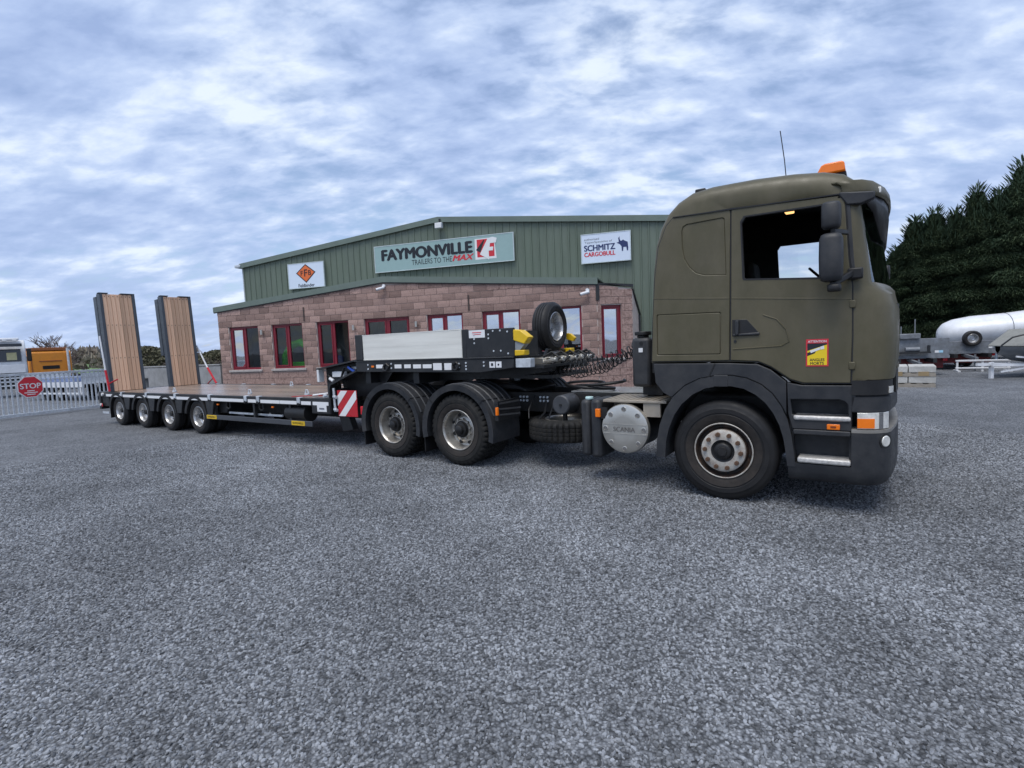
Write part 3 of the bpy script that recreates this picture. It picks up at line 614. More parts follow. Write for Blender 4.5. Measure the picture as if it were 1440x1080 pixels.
# ------------------------------------------------------------------ tractor unit
TX, TY, TTH = FR['T']
def tractor():
    T = thing('tractor_unit', 'matt olive drab lorry tractor unit with grey bumper hitched to the low loader', 'truck', (TX,TY,0), -TTH)
    YF = 2.45
    sh = lambda t, z: (z-1.25)*.045
    # --- cab shell: loft of the side outline across the width
    #   (t, z, Rx, dirx, Rz, dirz)
    O = [(-.76,1.47,.06,-1,.02,-1),(-.745,1.95,.06,-1,0,0),(-.725,2.45,.06,-1,0,0),(-.695,2.75,.07,-1,.0,0),(-.645,2.93,.08,-1,.05,1),(-.565,3.08,.07,-1,.09,1),(-.45,3.195,.05,-1,.12,1),
         (-.30,3.275,.02,-1,.14,1),(-.10,3.30,0,0,.15,1),(.30,3.295,0,0,.15,1),(.65,3.27,0,0,.15,1),(.90,3.235,.02,1,.15,1),(1.06,3.18,.08,1,.14,1),(1.15,3.08,.09,1,.10,1),(1.17,2.96,.09,1,0,0),
         (1.225,2.55,.11,1,0,0),(1.28,2.17,.15,1,0,0),(1.32,2.12,.20,1,0,0),(1.42,2.05,.24,1,.03,1),(1.455,1.93,.25,1,0,0),(1.46,1.66,.25,1,0,0),(1.455,1.45,.25,1,0,0),(1.44,1.29,.25,1,.02,-1),
         (1.15,1.255,0,0,.0,0),(.745,1.25,0,0,.0,0),(.635,1.288,0,0,0,0),(.47,1.41,0,0,0,0),(.357,1.463,0,0,0,0),(.085,1.474,0,0,0,0)]
    D = [0,.01,.025,.05,.085,.13,.19,.27,.36,.6,.95,1.245]
    half = 1.245
    def gq(d,R): return 0 if (R <= 0 or d >= R) else R*(1-sqrt(max(0,1-(1-d/R)**2)))
    def row(d, far):
        out = []
        for t,z,Rx,dx,Rz,dz in O:
            tt = t-dx*gq(d,Rx); zz = z-dz*gq(d,Rz)
            if dx > 0 and t > 1.1: tt += (.06 if zz < 2.1 else .16)*sin(min(1,d/half)*pi/2)
            if dz > 0: zz += .035*sin(min(1,d/half)*pi/2)
            y = -.04+d+sh(tt,zz)*(1-d/half)
            out.append((tt, 2.41-(y+.04)+.04 if far else y, zz))
        return out
    rows = [row(d,False) for d in D]+[row(d,True) for d in reversed(D[:-1])]
    nO = len(O); WS = (14,15)     # outline edges that are windscreen
    bm = bmesh.new(); V = [[bm.verts.new(p) for p in r] for r in rows]; nR = len(rows)
    ws = MB(); wrows = []
    for j in range(nR-1):
        for i in range(nO):
            i2 = (i+1) % nO
            if i in WS and 4 <= j <= nR-6: continue
            bm.faces.new((V[j][i],V[j][i2],V[j+1][i2],V[j+1][i]))
    win = [(.2,2.86),(.235,2.912),(.9,2.905),(.975,2.88),(1.0,2.75),(1.05,2.27),(1.03,2.237),(.235,2.302),(.222,2.32)]
    for far in (False, True):
        vs = V[0] if not far else V[-1]
        es = [bm.edges.get((vs[i],vs[(i+1)%nO])) for i in range(nO)]
        hv = []
        for u,w in win:
            y = -.04+sh(u,w); hv.append(bm.verts.new((u, 2.41-(y+.04)+.04 if far else y, w)))
        es += [bm.edges.new((hv[i],hv[(i+1)%len(hv)])) for i in range(len(hv))]
        bmesh.ops.triangle_fill(bm, use_beauty=True, use_dissolve=False, edges=es)
    bmesh.ops.recalc_face_normals(bm, faces=bm.faces)
    # make sure the roof faces up
    tf = max(bm.faces, key=lambda f: f.calc_center_median().z)
    if tf.normal.z < 0: bmesh.ops.reverse_faces(bm, faces=bm.faces)
    cab = bm_obj(bm, 'cab_body', [OLIVE, LINING], T, angle=32, recalc=False)
    s_ = cab.modifiers.new('lining','SOLIDIFY'); s_.thickness = .035; s_.offset = -1; s_.material_offset = 1; s_.material_offset_rim = 1
    ws.grid([[rows[j][i] for i in (14,15,16)] for j in range(4, nR-4)]); ws.build('windscreen', GLASSV, T, fix=False)
    # --- side panels, proud of the shell
    hatch = [(-.665,2.0),(-.01,1.985),(.0,1.975),(.0,1.56),(-.01,1.55),(-.665,1.555),(-.675,1.565),(-.675,1.99)]
    blank = [(-.40,2.87),(-.385,2.915),(-.345,2.935),(.015,2.945),(.035,2.93),(.055,2.36),(-.16,2.378),(-.25,2.41),(-.32,2.48),(-.375,2.58),(-.395,2.70)]
    door = [(.097,1.487),(.357,1.473),(.47,1.42),(.637,1.298),(.748,1.262),(1.13,1.264),(1.138,1.7),(1.134,2.15),(1.105,2.4),(1.072,2.93),(1.04,2.968),(.104,3.018),(.1,2.3)]
    side = [(-.735,1.487),(.082,1.487),(.086,2.3),(.09,3.018),(-.49,3.025),(-.565,2.95),(-.655,2.73),(-.695,2.4),(-.72,1.95)]
    for far in (False, True):
        parts = []
        dp = bm_obj(fill(door,[win],-.054,sh,.016), 'door', OLIVE, T, bevel=.006)
        sp = bm_obj(fill(side,[hatch,blank],-.052,sh,.014), 'side_panel', OLIVE, T, bevel=.006)
        c = lambda poly,k: [((u-sum(q[0] for q in poly)/len(poly))*k+sum(q[0] for q in poly)/len(poly), (w-sum(q[1] for q in poly)/len(poly))*k+sum(q[1] for q in poly)/len(poly)) for u,w in poly]
        exs = lambda k: [((u+.32)*k-.32,(w-2.25)*(1+(k-1)*.6)+2.25) for u,w in side]
        gps = bm_obj(fill(exs(1.02),[exs(1.001)],-.0422,sh,.003),'panel_gap',BLACKP,sp)
        hp = bm_obj(fill(c(hatch,.975),[],-.053,sh,.014), 'locker_hatch', OLIVE, T, bevel=.005)
        bp_ = bm_obj(fill(c(blank,.99),[],-.043,sh,.01), 'blanked_window', OLIVE, T, bevel=.006)
        ex = lambda poly,k: [((u-.6)*k+.6+(0), (w-2.12)*(1+(k-1)*.55)+2.12) for u,w in poly]
        gpn = bm_obj(fill(ex(door,1.022),[ex(door,1.001)],-.0425,sh,.003),'door_gap',BLACKP,dp)
        cr = MB().prism([(.105,2.112),(1.13,2.024),(1.13,2.034),(.105,2.122)],-.058,-.05,sh=sh).build('crease_line', OLIVE, dp, bevel=.003)
        cr2 = MB().prism([(-.715,2.178),(.08,2.114),(.08,2.124),(-.715,2.188)],-.056,-.05,sh=sh).build('crease_line', OLIVE, sp, bevel=.003)
        sl_ = []
        for k in (1.0,): sl_ = [win]
        seal = bm_obj(fill([(u+(.014 if u>.6 else -.014), w+(.014 if w>2.6 else -.014)) for u,w in win],[win],-.057,sh,.02),'window_seal',BLACKP,dp)
        hh = MB().prism([(.11,1.90),(.25,1.895),(.37,1.745),(.36,1.73),(.11,1.73)],-.057,-.05,sh=sh).build('handle_recess', BLACKP, dp, bevel=.004)
        hb = MB().bar((.16,-.075+sh(0,1.74),1.74),(.16,-.075+sh(0,1.89),1.89),.035,.03,up=(0,1,0)).bar((.12,-.066+sh(0,1.742),1.742),(.37,-.066+sh(0,1.75),1.75),.02,.025).build('handle', PLASTIC, dp, bevel=.008)
        if far:
            for o in (dp,sp,hp,bp_): o.scale = (1,-1,1); o.location = (0,2.41,0)
            gp = bm_obj(fill(win,[],-.03,sh,.004),'pane',GLASSD,T); gp.scale = (1,-1,1); gp.location = (0,2.41,0)
    for far in (False, True):      # drip rail, pillar trim, hinges, handle moulding
        dr = MB().prism([(-.49,3.026),(1.05,2.978),(1.05,2.988),(-.49,3.036)],-.062,-.03,sh=sh).build('drip_rail',BLACKP,T)
        pt = MB().prism([(1.083,2.93),(1.112,2.93),(1.145,2.42),(1.165,2.20),(1.142,2.19),(1.117,2.40)],-.047,-.02,sh=sh).build('pillar_trim',PLASTIC,T,bevel=.004)
        hg = [MB().box(1.115,1.165,-.064+sh(0,z),-.04+sh(0,z),z-.035,z+.035).build('door_hinge',OLIVE,T,bevel=.008) for z in (1.42,1.98)]
        ml = MB().tube([(.40,-.055+sh(0,1.93),1.93),(.52,-.055+sh(0,1.88),1.88),(.60,-.055+sh(0,1.78),1.78),(.63,-.055+sh(0,1.66),1.66),(.56,-.055+sh(0,1.62),1.62),(.12,-.055+sh(0,1.60),1.60)],.006,n=6).build('handle_moulding',OLIVE,T)
        kb = MB().cyl((.14,-.053+sh(0,1.68),1.68),(.14,-.062+sh(0,1.68),1.68),.014,n=10).build('door_lock',STEELBLK,T)
        if far:
            for o in [dr,pt,ml,kb]+hg: o.scale=(1,-1,1); o.location=(0,2.41,0)
    # --- warning sticker on the door
    yS = lambda z: -.054+sh(0,z)-.0025
    tilt = atan2(.045,1)
    st = bpy.data.objects.new('warning_sticker', MB().box(-.092,.092,0,.003,-.128,.128).mesh('warning_sticker', INKR)); COL.objects.link(st); st.parent = dp0(T); st.location = (.864,yS(1.546)-.002,1.546); st.rotation_euler = (-tilt,0,0)
    def S2(poly, m, k, n='sticker_print'): return flat(poly, m, st, -.001-.0012*k, n)
    S2([(-.08,-.116),(.08,-.116),(.08,.088),(-.08,.088)],STY,1)
    S2([(-.08,.02),(.08,.075),(.08,.088),(-.08,.088)],INK,2,'sticker_road'); S2([(-.08,-.03),(-.02,-.005),(.0,.03),(-.08,.0)],INK,2,'sticker_road')
    S2([(-.06,.02),(.02,.05),(.025,.03),(-.05,-.002)],LABELW,3,'sticker_lorry'); S2([(.025,.055),(.055,.065),(.058,.035),(.028,.028)],LABELW,3,'sticker_lorry')
    text('lettering','ATTENTION',LABELW,st,(0,-.0035,.106),.15,.02,bold=.03); text('lettering','ANGLES',INK,st,(0,-.0035,-.066),.12,.026,bold=.04); text('lettering','MORTS',INK,st,(0,-.0035,-.1),.11,.025,bold=.04)
    # --- front corner strips that wrap the plan outline
    path = [(.62,-.05),(.8,-.05),(1.0,-.05),(1.14,-.05),(1.185,-.05)]+[(1.19+.25*sin(radians(a)), .20-.25*cos(radians(a))) for a in range(10,91,10)]+[(1.475,.45),(1.50,.8),(1.505,1.205)]
    path += [(t,2.41-y) for t,y in reversed(path[:-1])]
    def wrap(i0, i1, zs, name, m, parent=T, off=0.0, inner=.05, bevel=0, cap=True, insets=None):
        P = [Vector((a,b,0)) for a,b in path[i0:i1]]; L = len(P); Nn = []
        for i in range(L):
            d = (P[min(i+1,L-1)]-P[max(i-1,0)]).normalized(); Nn.append(Vector((d.y,-d.x,0)))
        insets = insets or [0]*len(zs); rr = []
        for z, q in zip(zs, insets):
            rr.append([tuple(p+n*(off-q)+Vector((0,0,z)) ) for p,n in zip(P,Nn)])
        mb = MB(); mb.grid(rr)
        back = [[tuple(p+n*(off-inner-q)+Vector((0,0,z))) for p,n in zip(P,Nn)] for z,q in ((zs[0],insets[0]),(zs[-1],insets[-1]))]
        mb.grid([rr[0],back[0]]); mb.grid([rr[-1],back[1]]); mb.grid(back)
        for e in (0,-1):
            col_ = [r[e] for r in rr]+[back[1][e],back[0][e]]; mb.add(col_,[tuple(range(len(col_)))])
        return mb.build(name, m, parent, bevel=bevel)
    nP = len(path)
    wrap(3,nP-3,[.295,.31,.345,.40,.47,.80],'bumper',PLASTIC,off=.01,inner=.25,insets=[.10,.055,.022,.006,0,0])
    for far in (False,True): wrap(*((0,4) if not far else (nP-4,nP)),[.295,.31,.345,.40,.478],'bumper_side',PLASTIC,off=.0095,inner=.25,insets=[.10,.055,.022,.006,0])
    wrap(3,nP-3,[.802,.832],'bumper_lip',mat('worn_lip',(.25,.24,.22),.45,dirt_amt=.5),off=.008,inner=.2)
    for far in (False,True):
        hl = wrap(*((4,12) if not far else (nP-12,nP-4)),[.838,.842,.985,.99],'headlight',CLEARL,off=-.004,inner=.06,insets=[.004,0,0,.004])
        wrap(*((4,8) if not far else (nP-8,nP-4)),[.848,.935],'indicator_lens',AMBER,hl,off=.002,inner=.03); wrap(*((8,9+1) if not far else (nP-10,nP-8)),[.842,.988],'lens_divider',mat('lamp_bezel',(.2,.2,.2),.3,metal=.4),hl,off=-.002,inner=.03)
        wrap(*((7,8) if not far else (nP-8,nP-7)),[.842,.985],'lens_divider',PLASTIC,hl,off=.003,inner=.02) if False else None
    wrap(3,nP-3,[.992,1.0,1.13,1.15],'front_apron',PLASTIC,off=.0,inner=.2,insets=[.008,0,.0,.02])
    wrap(14,nP-14,[1.13,1.33,1.60,1.92,1.98],'grille',BLACKP,off=.005,inner=.05)
    for far in (False,True):
        wrap(*((3,13) if not far else (nP-13,nP-3)),[1.152,1.17,1.25,1.285],'air_deflector',BLACKP,off=.012,inner=.1,bevel=.006)
        wrap(*((10,13) if not far else (nP-13,nP-10)),[1.165,1.225],'deflector_lamp',CLEARL,off=.018,inner=.02)
    for k in range(5): wrap(14,nP-14,[1.36+k*.11,1.39+k*.11],'grille_bar',OLIVE,off=.012,inner=.04)
    for y in (.13,2.28):
        sg = -1 if y < 1 else 1; pf = Vector((1.395, .05 if y < 1 else 2.36, .725)); nf = Vector((.80,.60*sg,0)); MB().cyl(pf-nf*.03,pf+nf*.014,.058,.05,n=20).build('fog_lamp',CLEARL,T,bevel=.006); MB().cyl(pf-nf*.03,pf+nf*.006,.075,.07,n=20).build('fog_lamp_surround',BLACKP,T)
    # --- step housing, wheel arch
    arch_o = [(-.70,.42),(-.69,.60),(-.655,.78),(-.59,.96),(-.50,1.10),(-.37,1.22),(-.22,1.295),(-.05,1.328),(.11,1.328),(.25,1.30),(.38,1.238),(.48,1.15),(.56,1.03),(.615,.90),(.65,.74),(.67,.58),(.685,.44)]
    arch_i = [(-.60,.42),(-.588,.60),(-.555,.74),(-.49,.90),(-.41,1.02),(-.29,1.13),(-.16,1.195),(-.03,1.222),(.10,1.222),(.22,1.198),(.33,1.14),(.42,1.06),(.49,.96),(.545,.84),(.58,.71),(.60,.57),(.612,.44)]
    for far in (False,True):
        objs = []
        mb = MB(); n = len(arch_o)
        yo, yi = -.062, .36
        mb.add([(u,yo,w) for u,w in arch_o]+[(u,yo,w) for u,w in arch_i],[(i,i+1,n+i+1,n+i) for i in range(n-1)])
        mb.add([(u,yo,w) for u,w in arch_o]+[(u,yi,w) for u,w in arch_o],[(i,i+1,n+i+1,n+i) for i in range(n-1)])
        mb.add([(u,yo,w) for u,w in arch_i]+[(u,yi,w) for u,w in arch_i],[(i,i+1,n+i+1,n+i) for i in range(n-1)])
        mb.add([(arch_o[0][0],yo,.42),(arch_i[0][0],yo,.42),(arch_i[0][0],yi,.42),(arch_o[0][0],yi,.42)],[(0,1,2,3)]); mb.add([(arch_o[-1][0],yo,.44),(arch_i[-1][0],yo,.44),(arch_i[-1][0],yi,.44),(arch_o[-1][0],yi,.44)],[(0,1,2,3)])
        objs.append(mb.build('wheel_arch', PLASTIC, T, bevel=.012, angle=50)); objs.append(MB().box(-.07,.07,-.066,-.05,1.215,1.336).build('arch_clip', PLASTIC, T, bevel=.006))
        sk = [(-.715,1.462),(-.69,1.24),(-.60,1.13),(-.55,1.06)]+arch_o[4:12]+[(.545,1.09),(.60,.96),(.62,1.26),(.468,1.388),(.35,1.445),(.085,1.46)]
        sk = [(-.715,1.462),(-.70,1.25),(-.615,1.14),(-.52,1.09),(-.37,1.225),(-.22,1.298),(-.05,1.332),(.11,1.332),(.25,1.304),(.38,1.242),(.48,1.154),(.56,1.034),(.605,.94),(.605,1.27),(.468,1.388),(.35,1.443),(.085,1.458)]
        objs.append(bm_obj(fill(sk,[],-.045,None,.1),'skirt_panel',PLASTIC,T,bevel=.008))
        objs.append(MB().bar((-.13,-.047,1.30),(-.06,-.047,1.455),.012,.006,up=(0,1,0)).build('skirt_seam',BLACKP,T))
        f2 = [(.612,1.262),(.74,1.238),(1.15,1.24),(1.175,1.15),(1.14,1.0),(1.138,.812),(.655,.812),(.622,.94)]
        ho = [(.64,1.10),(1.04,1.105),(1.085,1.09),(1.11,1.06),(1.118,.955),(.655,.95)]
        objs.append(bm_obj(fill(f2,[ho],-.05,None,.06),'step_panel',PLASTIC,T,bevel=.008))
        rec = MB(); rec.box(.63,1.14,.13,.15,.48,1.2); rec.box(.63,1.14,-.01,.13,.80,.90); rec.box(.64,.66,0,.13,.48,.95); rec.box(1.12,1.14,0,.13,.48,.95)
        objs.append(rec.build('step_well',PLASTIC,T))
        objs.append(MB().box(.665,1.134,-.066,-.045,.762,.812).build('step_lip',PLASTIC,T,bevel=.01))
        for z0,z1,a in ((.902,.948,.667),(.486,.54,.70)):
            tp = MB().box(a,1.136,-.07,.13,z0,z1).build('step',TREADP,T,bevel=.016); objs.append(tp)
        objs.append(MB().box(.945,1.05,-.062,-.048,.822,.874).build('side_marker',AMBER,T,bevel=.006)); objs.append(MB().box(.975,1.02,-.066,-.06,.84,.857).build('marker_core',mat('marker_dark',(.2,.04,.01),.3),T))
        if far:
            for o in objs: o.scale = (1,-1,1); o.location = (0,2.41,0)
    # --- roof fittings
    V_ = MB(); vp = [(1.03,.02),(1.12,.03),(1.22,.09),(1.30,.22),(1.36,.45),(1.40,.8),(1.41,1.205)]; vp += [(t,2.41-y) for t,y in reversed(vp[:-1])]
    up_ = lambda t,y: (t,y,3.09-.02*abs(y-1.2)); rws = [[(t-.10,y+(.05 if y<1.2 else -.05),3.10) for t,y in vp],[(t-.02,y,3.095) for t,y in vp],[(t+.015,y,3.06) for t,y in vp],[(t+.025,y,3.0) for t,y in vp],[(t+.02,y,2.955) for t,y in vp]]
    V_.grid(rws); vz = V_.build('sun_visor', OLIVE, T); so_ = vz.modifiers.new('thick','SOLIDIFY'); so_.thickness=.02
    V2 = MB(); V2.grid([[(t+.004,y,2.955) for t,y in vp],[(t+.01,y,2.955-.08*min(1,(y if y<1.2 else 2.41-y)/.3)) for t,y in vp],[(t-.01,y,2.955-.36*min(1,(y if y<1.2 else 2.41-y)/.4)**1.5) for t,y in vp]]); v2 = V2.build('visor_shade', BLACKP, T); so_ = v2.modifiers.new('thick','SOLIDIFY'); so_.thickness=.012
    for y in (.04,2.37): MB().prism([(1.03,2.97),(1.03,3.0),(1.30,2.96),(1.30,2.90),(1.20,2.865),(1.09,2.875)],y-.03,y+.05).build('visor_bracket',PLASTIC,T,bevel=.012)
    MB().box(1.29,1.345,.24,.34,2.985,3.035).build('visor_marker',CLEARL,T,bevel=.004)
    be = MB(); be.prism([(.82,0),(.865,.085),(.90,.10),(1.04,.10),(1.065,.085),(1.075,0)],-.62,.62); bo = be.build('beacon_bar',AMBER,T,bevel=.012); bo.location=(-.02,1.2,3.325)
    MB().box(.80,1.06,.62,1.78,3.285,3.327).build('beacon_base',BLACKP,T,bevel=.006)
    MB().tube([(.53,.62,3.31),(.51,.62,3.55),(.47,.62,3.86)],.005,n=6).cyl((.53,.62,3.29),(.53,.62,3.35),.014).build('antenna',BLACKP,T)
    MB().box(-.33,-.22,.30,.38,3.27,3.35).build('roof_marker',BLACKP,T,bevel=.012)
    # --- mirrors
    def mirror(name, loc, w, d, h, m=PLASTIC):
        mb = MB(); rows_ = []
        for z,k in ((-.5,.55),(-.47,.82),(-.38,.97),(0,1),(.38,.97),(.47,.82),(.5,.55)):
            rows_.append([(w/2*k*cos(a)*(abs(cos(a))**-.35 if abs(cos(a))>.01 else 0), d/2*k*sin(a)*(abs(sin(a))**-.35 if abs(sin(a))>.01 else 0), z*h) for a in [2*pi*i/20 for i in range(20)]])
        mb.grid(rows_,closed=True); mb.add(rows_[0],[tuple(range(19,-1,-1))]); mb.add(rows_[-1],[tuple(range(20))]); return mb.build(name,m,T,angle=60,loc=loc)
    for s in (1,-1):
        yy = -.24 if s > 0 else 2.65
        mirror('mirror',(.985,yy,2.39),.19,.20,.42); mirror('wide_angle_mirror',(.985,yy,2.755),.155,.18,.23)
        q = -.05 if s>0 else 2.46
        mb = MB(); mb.bar((1.0,yy,2.62),(1.10,q,2.62),.03,.045); mb.bar((1.0,yy,2.58),(1.0,yy,2.66),.04,.04,up=(1,0,0)); mb.bar((1.0,yy,2.18),(1.0,yy,2.13),.05,.05,up=(1,0,0)); mb.bar((1.0,yy,2.16),(1.14,q,2.26),.05,.05); mb.build('mirror_arm',BLACKP,T,bevel=.01)
        mirror('kerb_mirror',(1.01,yy,2.125),.11,.12,.07,BLACKP); MB().box(1.10,1.22,q-.03,q+.04,2.2,2.30).build('mirror_foot',BLACKP,T,bevel=.015)
    mirror('front_mirror',(1.42,2.3,2.42),.07,.24,.17,BLACKP); MB().bar((1.25,2.35,2.75),(1.42,2.3,2.48),.02,.02).build('mirror_arm',BLACKP,T)
    # --- cab interior
    MB().box(-.62,1.05,.05,2.36,1.50,1.62).build('cab_floor',INTER,T)
    MB().prism([(1.02,1.55),(1.25,1.55),(1.28,2.12),(1.12,2.2),(.98,2.12)],.12,2.3).build('dashboard',INTER,T,bevel=.03)
    for y in (.45,1.95):
        MB().box(.02,.50,y-.25,y+.25,1.62,2.0).prism([(-.08,1.95),(.08,1.95),(.0,2.68),(-.1,2.68)],y-.24,y+.24).build('seat',INTER,T,bevel=.05)
    MB().box(-.60,-.15,.1,2.3,1.62,2.15).build('bunk',INTER,T,bevel=.05)
    sw = MB(); sw.tube([(0,.23*cos(a),.23*sin(a)) for a in [2*pi*i/24 for i in range(25)]],.016,n=8)
    for a in (.5,2.64,4.71): sw.bar((0,0,0),(0,.22*cos(a),.22*sin(a)),.03,.02,up=(1,0,0))
    w_ = sw.build('steering_wheel',BLACKP,T); w_.location=(.78,1.92,2.36); w_.rotation_euler=(0,-.75,0); MB().bar((.80,1.92,2.34),(1.05,1.92,2.1),.07,.07).build('steering_column',BLACKP,T)
    MB().box(.44,.53,1.12,1.26,3.11,3.14).build('interior_lamp',LAMPW,T,bevel=.01)
    # --- behind the cab
    cn = MB(); cn.box(-1.09,-.86,.25,.50,1.17,1.755); cn.build('air_intake',PLASTIC,T,bevel=.04)
    MB().cyl((-.985,.375,1.755),(-.985,.375,1.785),.07).cyl((-.985,.375,1.785),(-.985,.375,1.83),.1,n=20).build('intake_cap',BLACKP,T,bevel=.008)
    MB().box(-.995,-.945,.243,.247,1.585,1.635).build('intake_label',LABELW,T); MB().cyl((-.965,.245,1.69),(-.965,.252,1.69),.022).build('intake_catch',BLACKP,T)
    MB().bar((-.87,.6,1.74),(-.80,.55,1.82),.06,.09).build('pale_pipe_end',WHITE,T,bevel=.02)
    MB().box(-1.05,-.8,.5,1.9,1.05,1.6).build('engine_tunnel',CHASSIS,T); MB().box(-.78,-.70,.10,2.3,1.35,1.50).build('cab_cross_beam',CHASSIS,T)
    # --- chassis
    for y in (.80,1.61): MB().box(-5.75,1.2,y-.04,y+.04,.74,1.02).build('chassis_rail',CHASSIS,T)
    cm = MB()
    for t in (-5.6,-4.4,-3.0,-2.0,-.9,.6): cm.box(t-.05,t+.05,.84,1.57,.78,.98)
    cm.build('cross_member',CHASSIS,T)
    cbm = MB().cyl((0,.758,0),(0,.735,0),.016,n=8).mesh('chassis_bolt',GALV)
    for t in (-3.05,-2.99,-2.93,-2.70,-2.64,-2.58):
        for z in (.90,.955): obj('chassis_bolt',cbm,T,loc=(t,0,z))
    MB().box(-.6,.9,.5,1.9,.55,1.1).build('engine',CHASSIS,T,bevel=.05)
    for t in (0,-3.675,-5.069): MB().cyl((t,.2,.53),(t,2.25,.53),.08).build('axle',CHASSIS,T)
    MB().prism([(-4.4,1.06),(-3.1,1.06),(-2.95,1.02),(-2.95,1.06),(-3.15,1.14),(-4.4,1.14)],.75,1.66).build('fifth_wheel',STEELBLK,T,bevel=.02)
    MB().box(-2.25,-1.15,.86,1.55,1.028,1.042).build('chassis_plate',ALU,T); MB().box(-1.9,-.7,.10,.72,1.015,1.03).box(-.9,-.72,.12,.4,.86,1.01).build('bracket_plate',WALKP,T) if False else None
    dk = MB(); dk.box(-1.40,-.62,.08,.72,1.0,1.03); dk.build('walkway_plate',WALKP,T,bevel=.005); MB().box(-.90,-.70,.10,.14,.84,.998).build('walkway_bracket',WALKP,T)
    rb_ = MB()
    for k in range(11): rb_.box(-1.38+k*.07,-1.345+k*.07,.1,.70,1.031,1.036)
    rb_.build('walkway_ribs',WALKP,T)
    # silencer with round cover
    sl2 = MB().lathe([(0,.0),(.14,-.004),(.26,.0),(.288,.012),(.298,.035),(.298,.06),(.28,.065)],n=48).build('silencer_cover',ALU,T); sl2.location=(-1.12,.045,.69)
    MB().cyl((-1.12,.11,.69),(-1.12,.62,.69),.275,n=36).build('silencer',STEELBLK,T)
    bt = MB()
    for k in range(8):
        a = 2*pi*k/8+pi/2; x,z = .238*cos(a),.238*sin(a); bt.lathe([(.031,.0),(.031,-.006),(.025,-.008),(.022,.0)],o=(x,0,z),n=16)
    bt.build('cover_bolt_rim',ALU,sl2); b2 = MB()
    for k in range(8):
        a = 2*pi*k/8+pi/2; b2.cyl((.238*cos(a),-.0,.238*sin(a)),(.238*cos(a),-.004,.238*sin(a)),.021,n=12)
    b2.build('cover_bolt',mat('dull_steel',(.22,.21,.2),.5,metal=.5),sl2)
    MB().box(-.27,.27,-.006,.01,.05,.058).box(-.27,.27,-.006,.01,-.063,-.055).build('cover_rib',ALU,sl2); text('lettering','SCANIA',mat('embossed_steel',(.2,.19,.18),.4,metal=.4),sl2,(0,-.0095,-.005),.27,.055,bold=.03)
    # side tank
    MB().box(-1.715,-1.585,.08,.52,.31,1.02).box(-1.57,-1.43,.06,.52,.30,1.03).build('side_tank',PLASTIC,T,bevel=.045)
    MB().cyl((-1.63,.18,1.015),(-1.63,.18,1.05),.05).build('tank_cap',PALEB,T,bevel=.008); MB().box(-1.48,-1.42,.02,.06,.82,.92).build('side_marker',AMBER,T,bevel=.006); MB().box(-1.42,-1.34,.05,.1,.80,.93).build('marker_bracket',BLACKP,T)
    MB().cyl((-2.20,.45,.89),(-2.20,1.0,.89),.135,n=28).build('air_tank',mat('tank_grey',(.055,.058,.064),.45),T,bevel=.02); MB().cyl((-2.2,.449,.89),(-2.2,.43,.89),.018,n=10).build('drain_plug',STEELBLK,T)
    spw = obj('spare_wheel', M_RD, T); spw.location=(-2.35,.84,.66); spw.rotation_euler=(-pi/2,0,.3); obj('tyre', M_TD, spw)
    sc_ = MB(); sc_.bar((-2.9,.84,.36),(-1.8,.84,.36),.08,.03); sc_.bar((-2.35,.84,.37),(-2.35,.84,.80),.05,.05,up=(1,0,0)); sc_.build('spare_carrier',CHASSIS,T)
    MB().tube([(-2.78,.72,.98),(-2.75,.5,.8),(-2.72,.45,.68)],.012).tube([(-2.6,.74,.9),(-2.55,.6,.75),(-2.6,.5,.66)],.016).tube([(-2.45,.74,.92),(-2.38,.55,.85),(-2.42,.5,.7)],.012).build('brake_pipe',BLACKP,T)
    hp = []
    for i in range(34):
        a = i/33*4.2*pi; hp.append((-2.15+.33*cos(a)+.01*i, 1.0+.2*sin(a), 1.10+.05*sin(a*.5+1)+.001*i))
    MB().tube(hp,.021,n=8).build('cable_loop',BLACKP,T)
    # --- rear mudguards
    for t in (-3.66,-5.06):
        for far in (False,True):
            o_ = arc(t,.53,.672,-12,192,22); i_ = arc(t,.53,.585,-12,192,22); n = len(o_); y0, y1 = -.055, .60
            mb = MB(); mb.add([(u,y0,w) for u,w in o_]+[(u,y0+.012,w) for u,w in i_],[(i,i+1,n+i+1,n+i) for i in range(n-1)])
            mb.grid([[(u,y0,w) for u,w in o_],[(u,y1,w) for u,w in o_]]); mb.grid([[(u,y0+.012,w) for u,w in i_],[(u,y1,w) for u,w in arc(t,.53,.66,-12,192,22)]])
            mg = mb.build('mudguard',PLASTIC,T,angle=50,bevel=.006); rb2 = MB()
            for y in (.02,.16,.30,.44,.57): rb2.grid([[(u,y,w) for u,w in arc(t,.53,.674,20,160,16)],[(u,y+.012,w) for u,w in arc(t,.53,.688,20,160,16)],[(u,y+.035,w) for u,w in arc(t,.53,.688,20,160,16)],[(u,y+.047,w) for u,w in arc(t,.53,.674,20,160,16)]])
            rr_ = rb2.build('mudguard_rib',PLASTIC,mg); sm = MB()
            for a in (42,138): 
                c_, s_2 = cos(radians(a)), sin(radians(a)); sm.bar((t+.59*c_,y0-.002,.53+.59*s_2),(t+.672*c_,y0-.002,.53+.672*s_2),.006,.006,up=(0,1,0)); sm.bar((t+.675*c_,y0,.53+.675*s_2),(t+.675*c_,y1,.53+.675*s_2),.012,.01)
            sm.build('mudguard_seam',BLACKP,mg)
            if far: mg.scale=(1,-1,1); mg.location=(0,2.41,0)
    for t in (-5.73,-4.345):
        for y in (0.0,1.86): MB().box(t-.008,t+.008,y,y+.55,.16,.62).build('mud_flap',BLACKP,T)
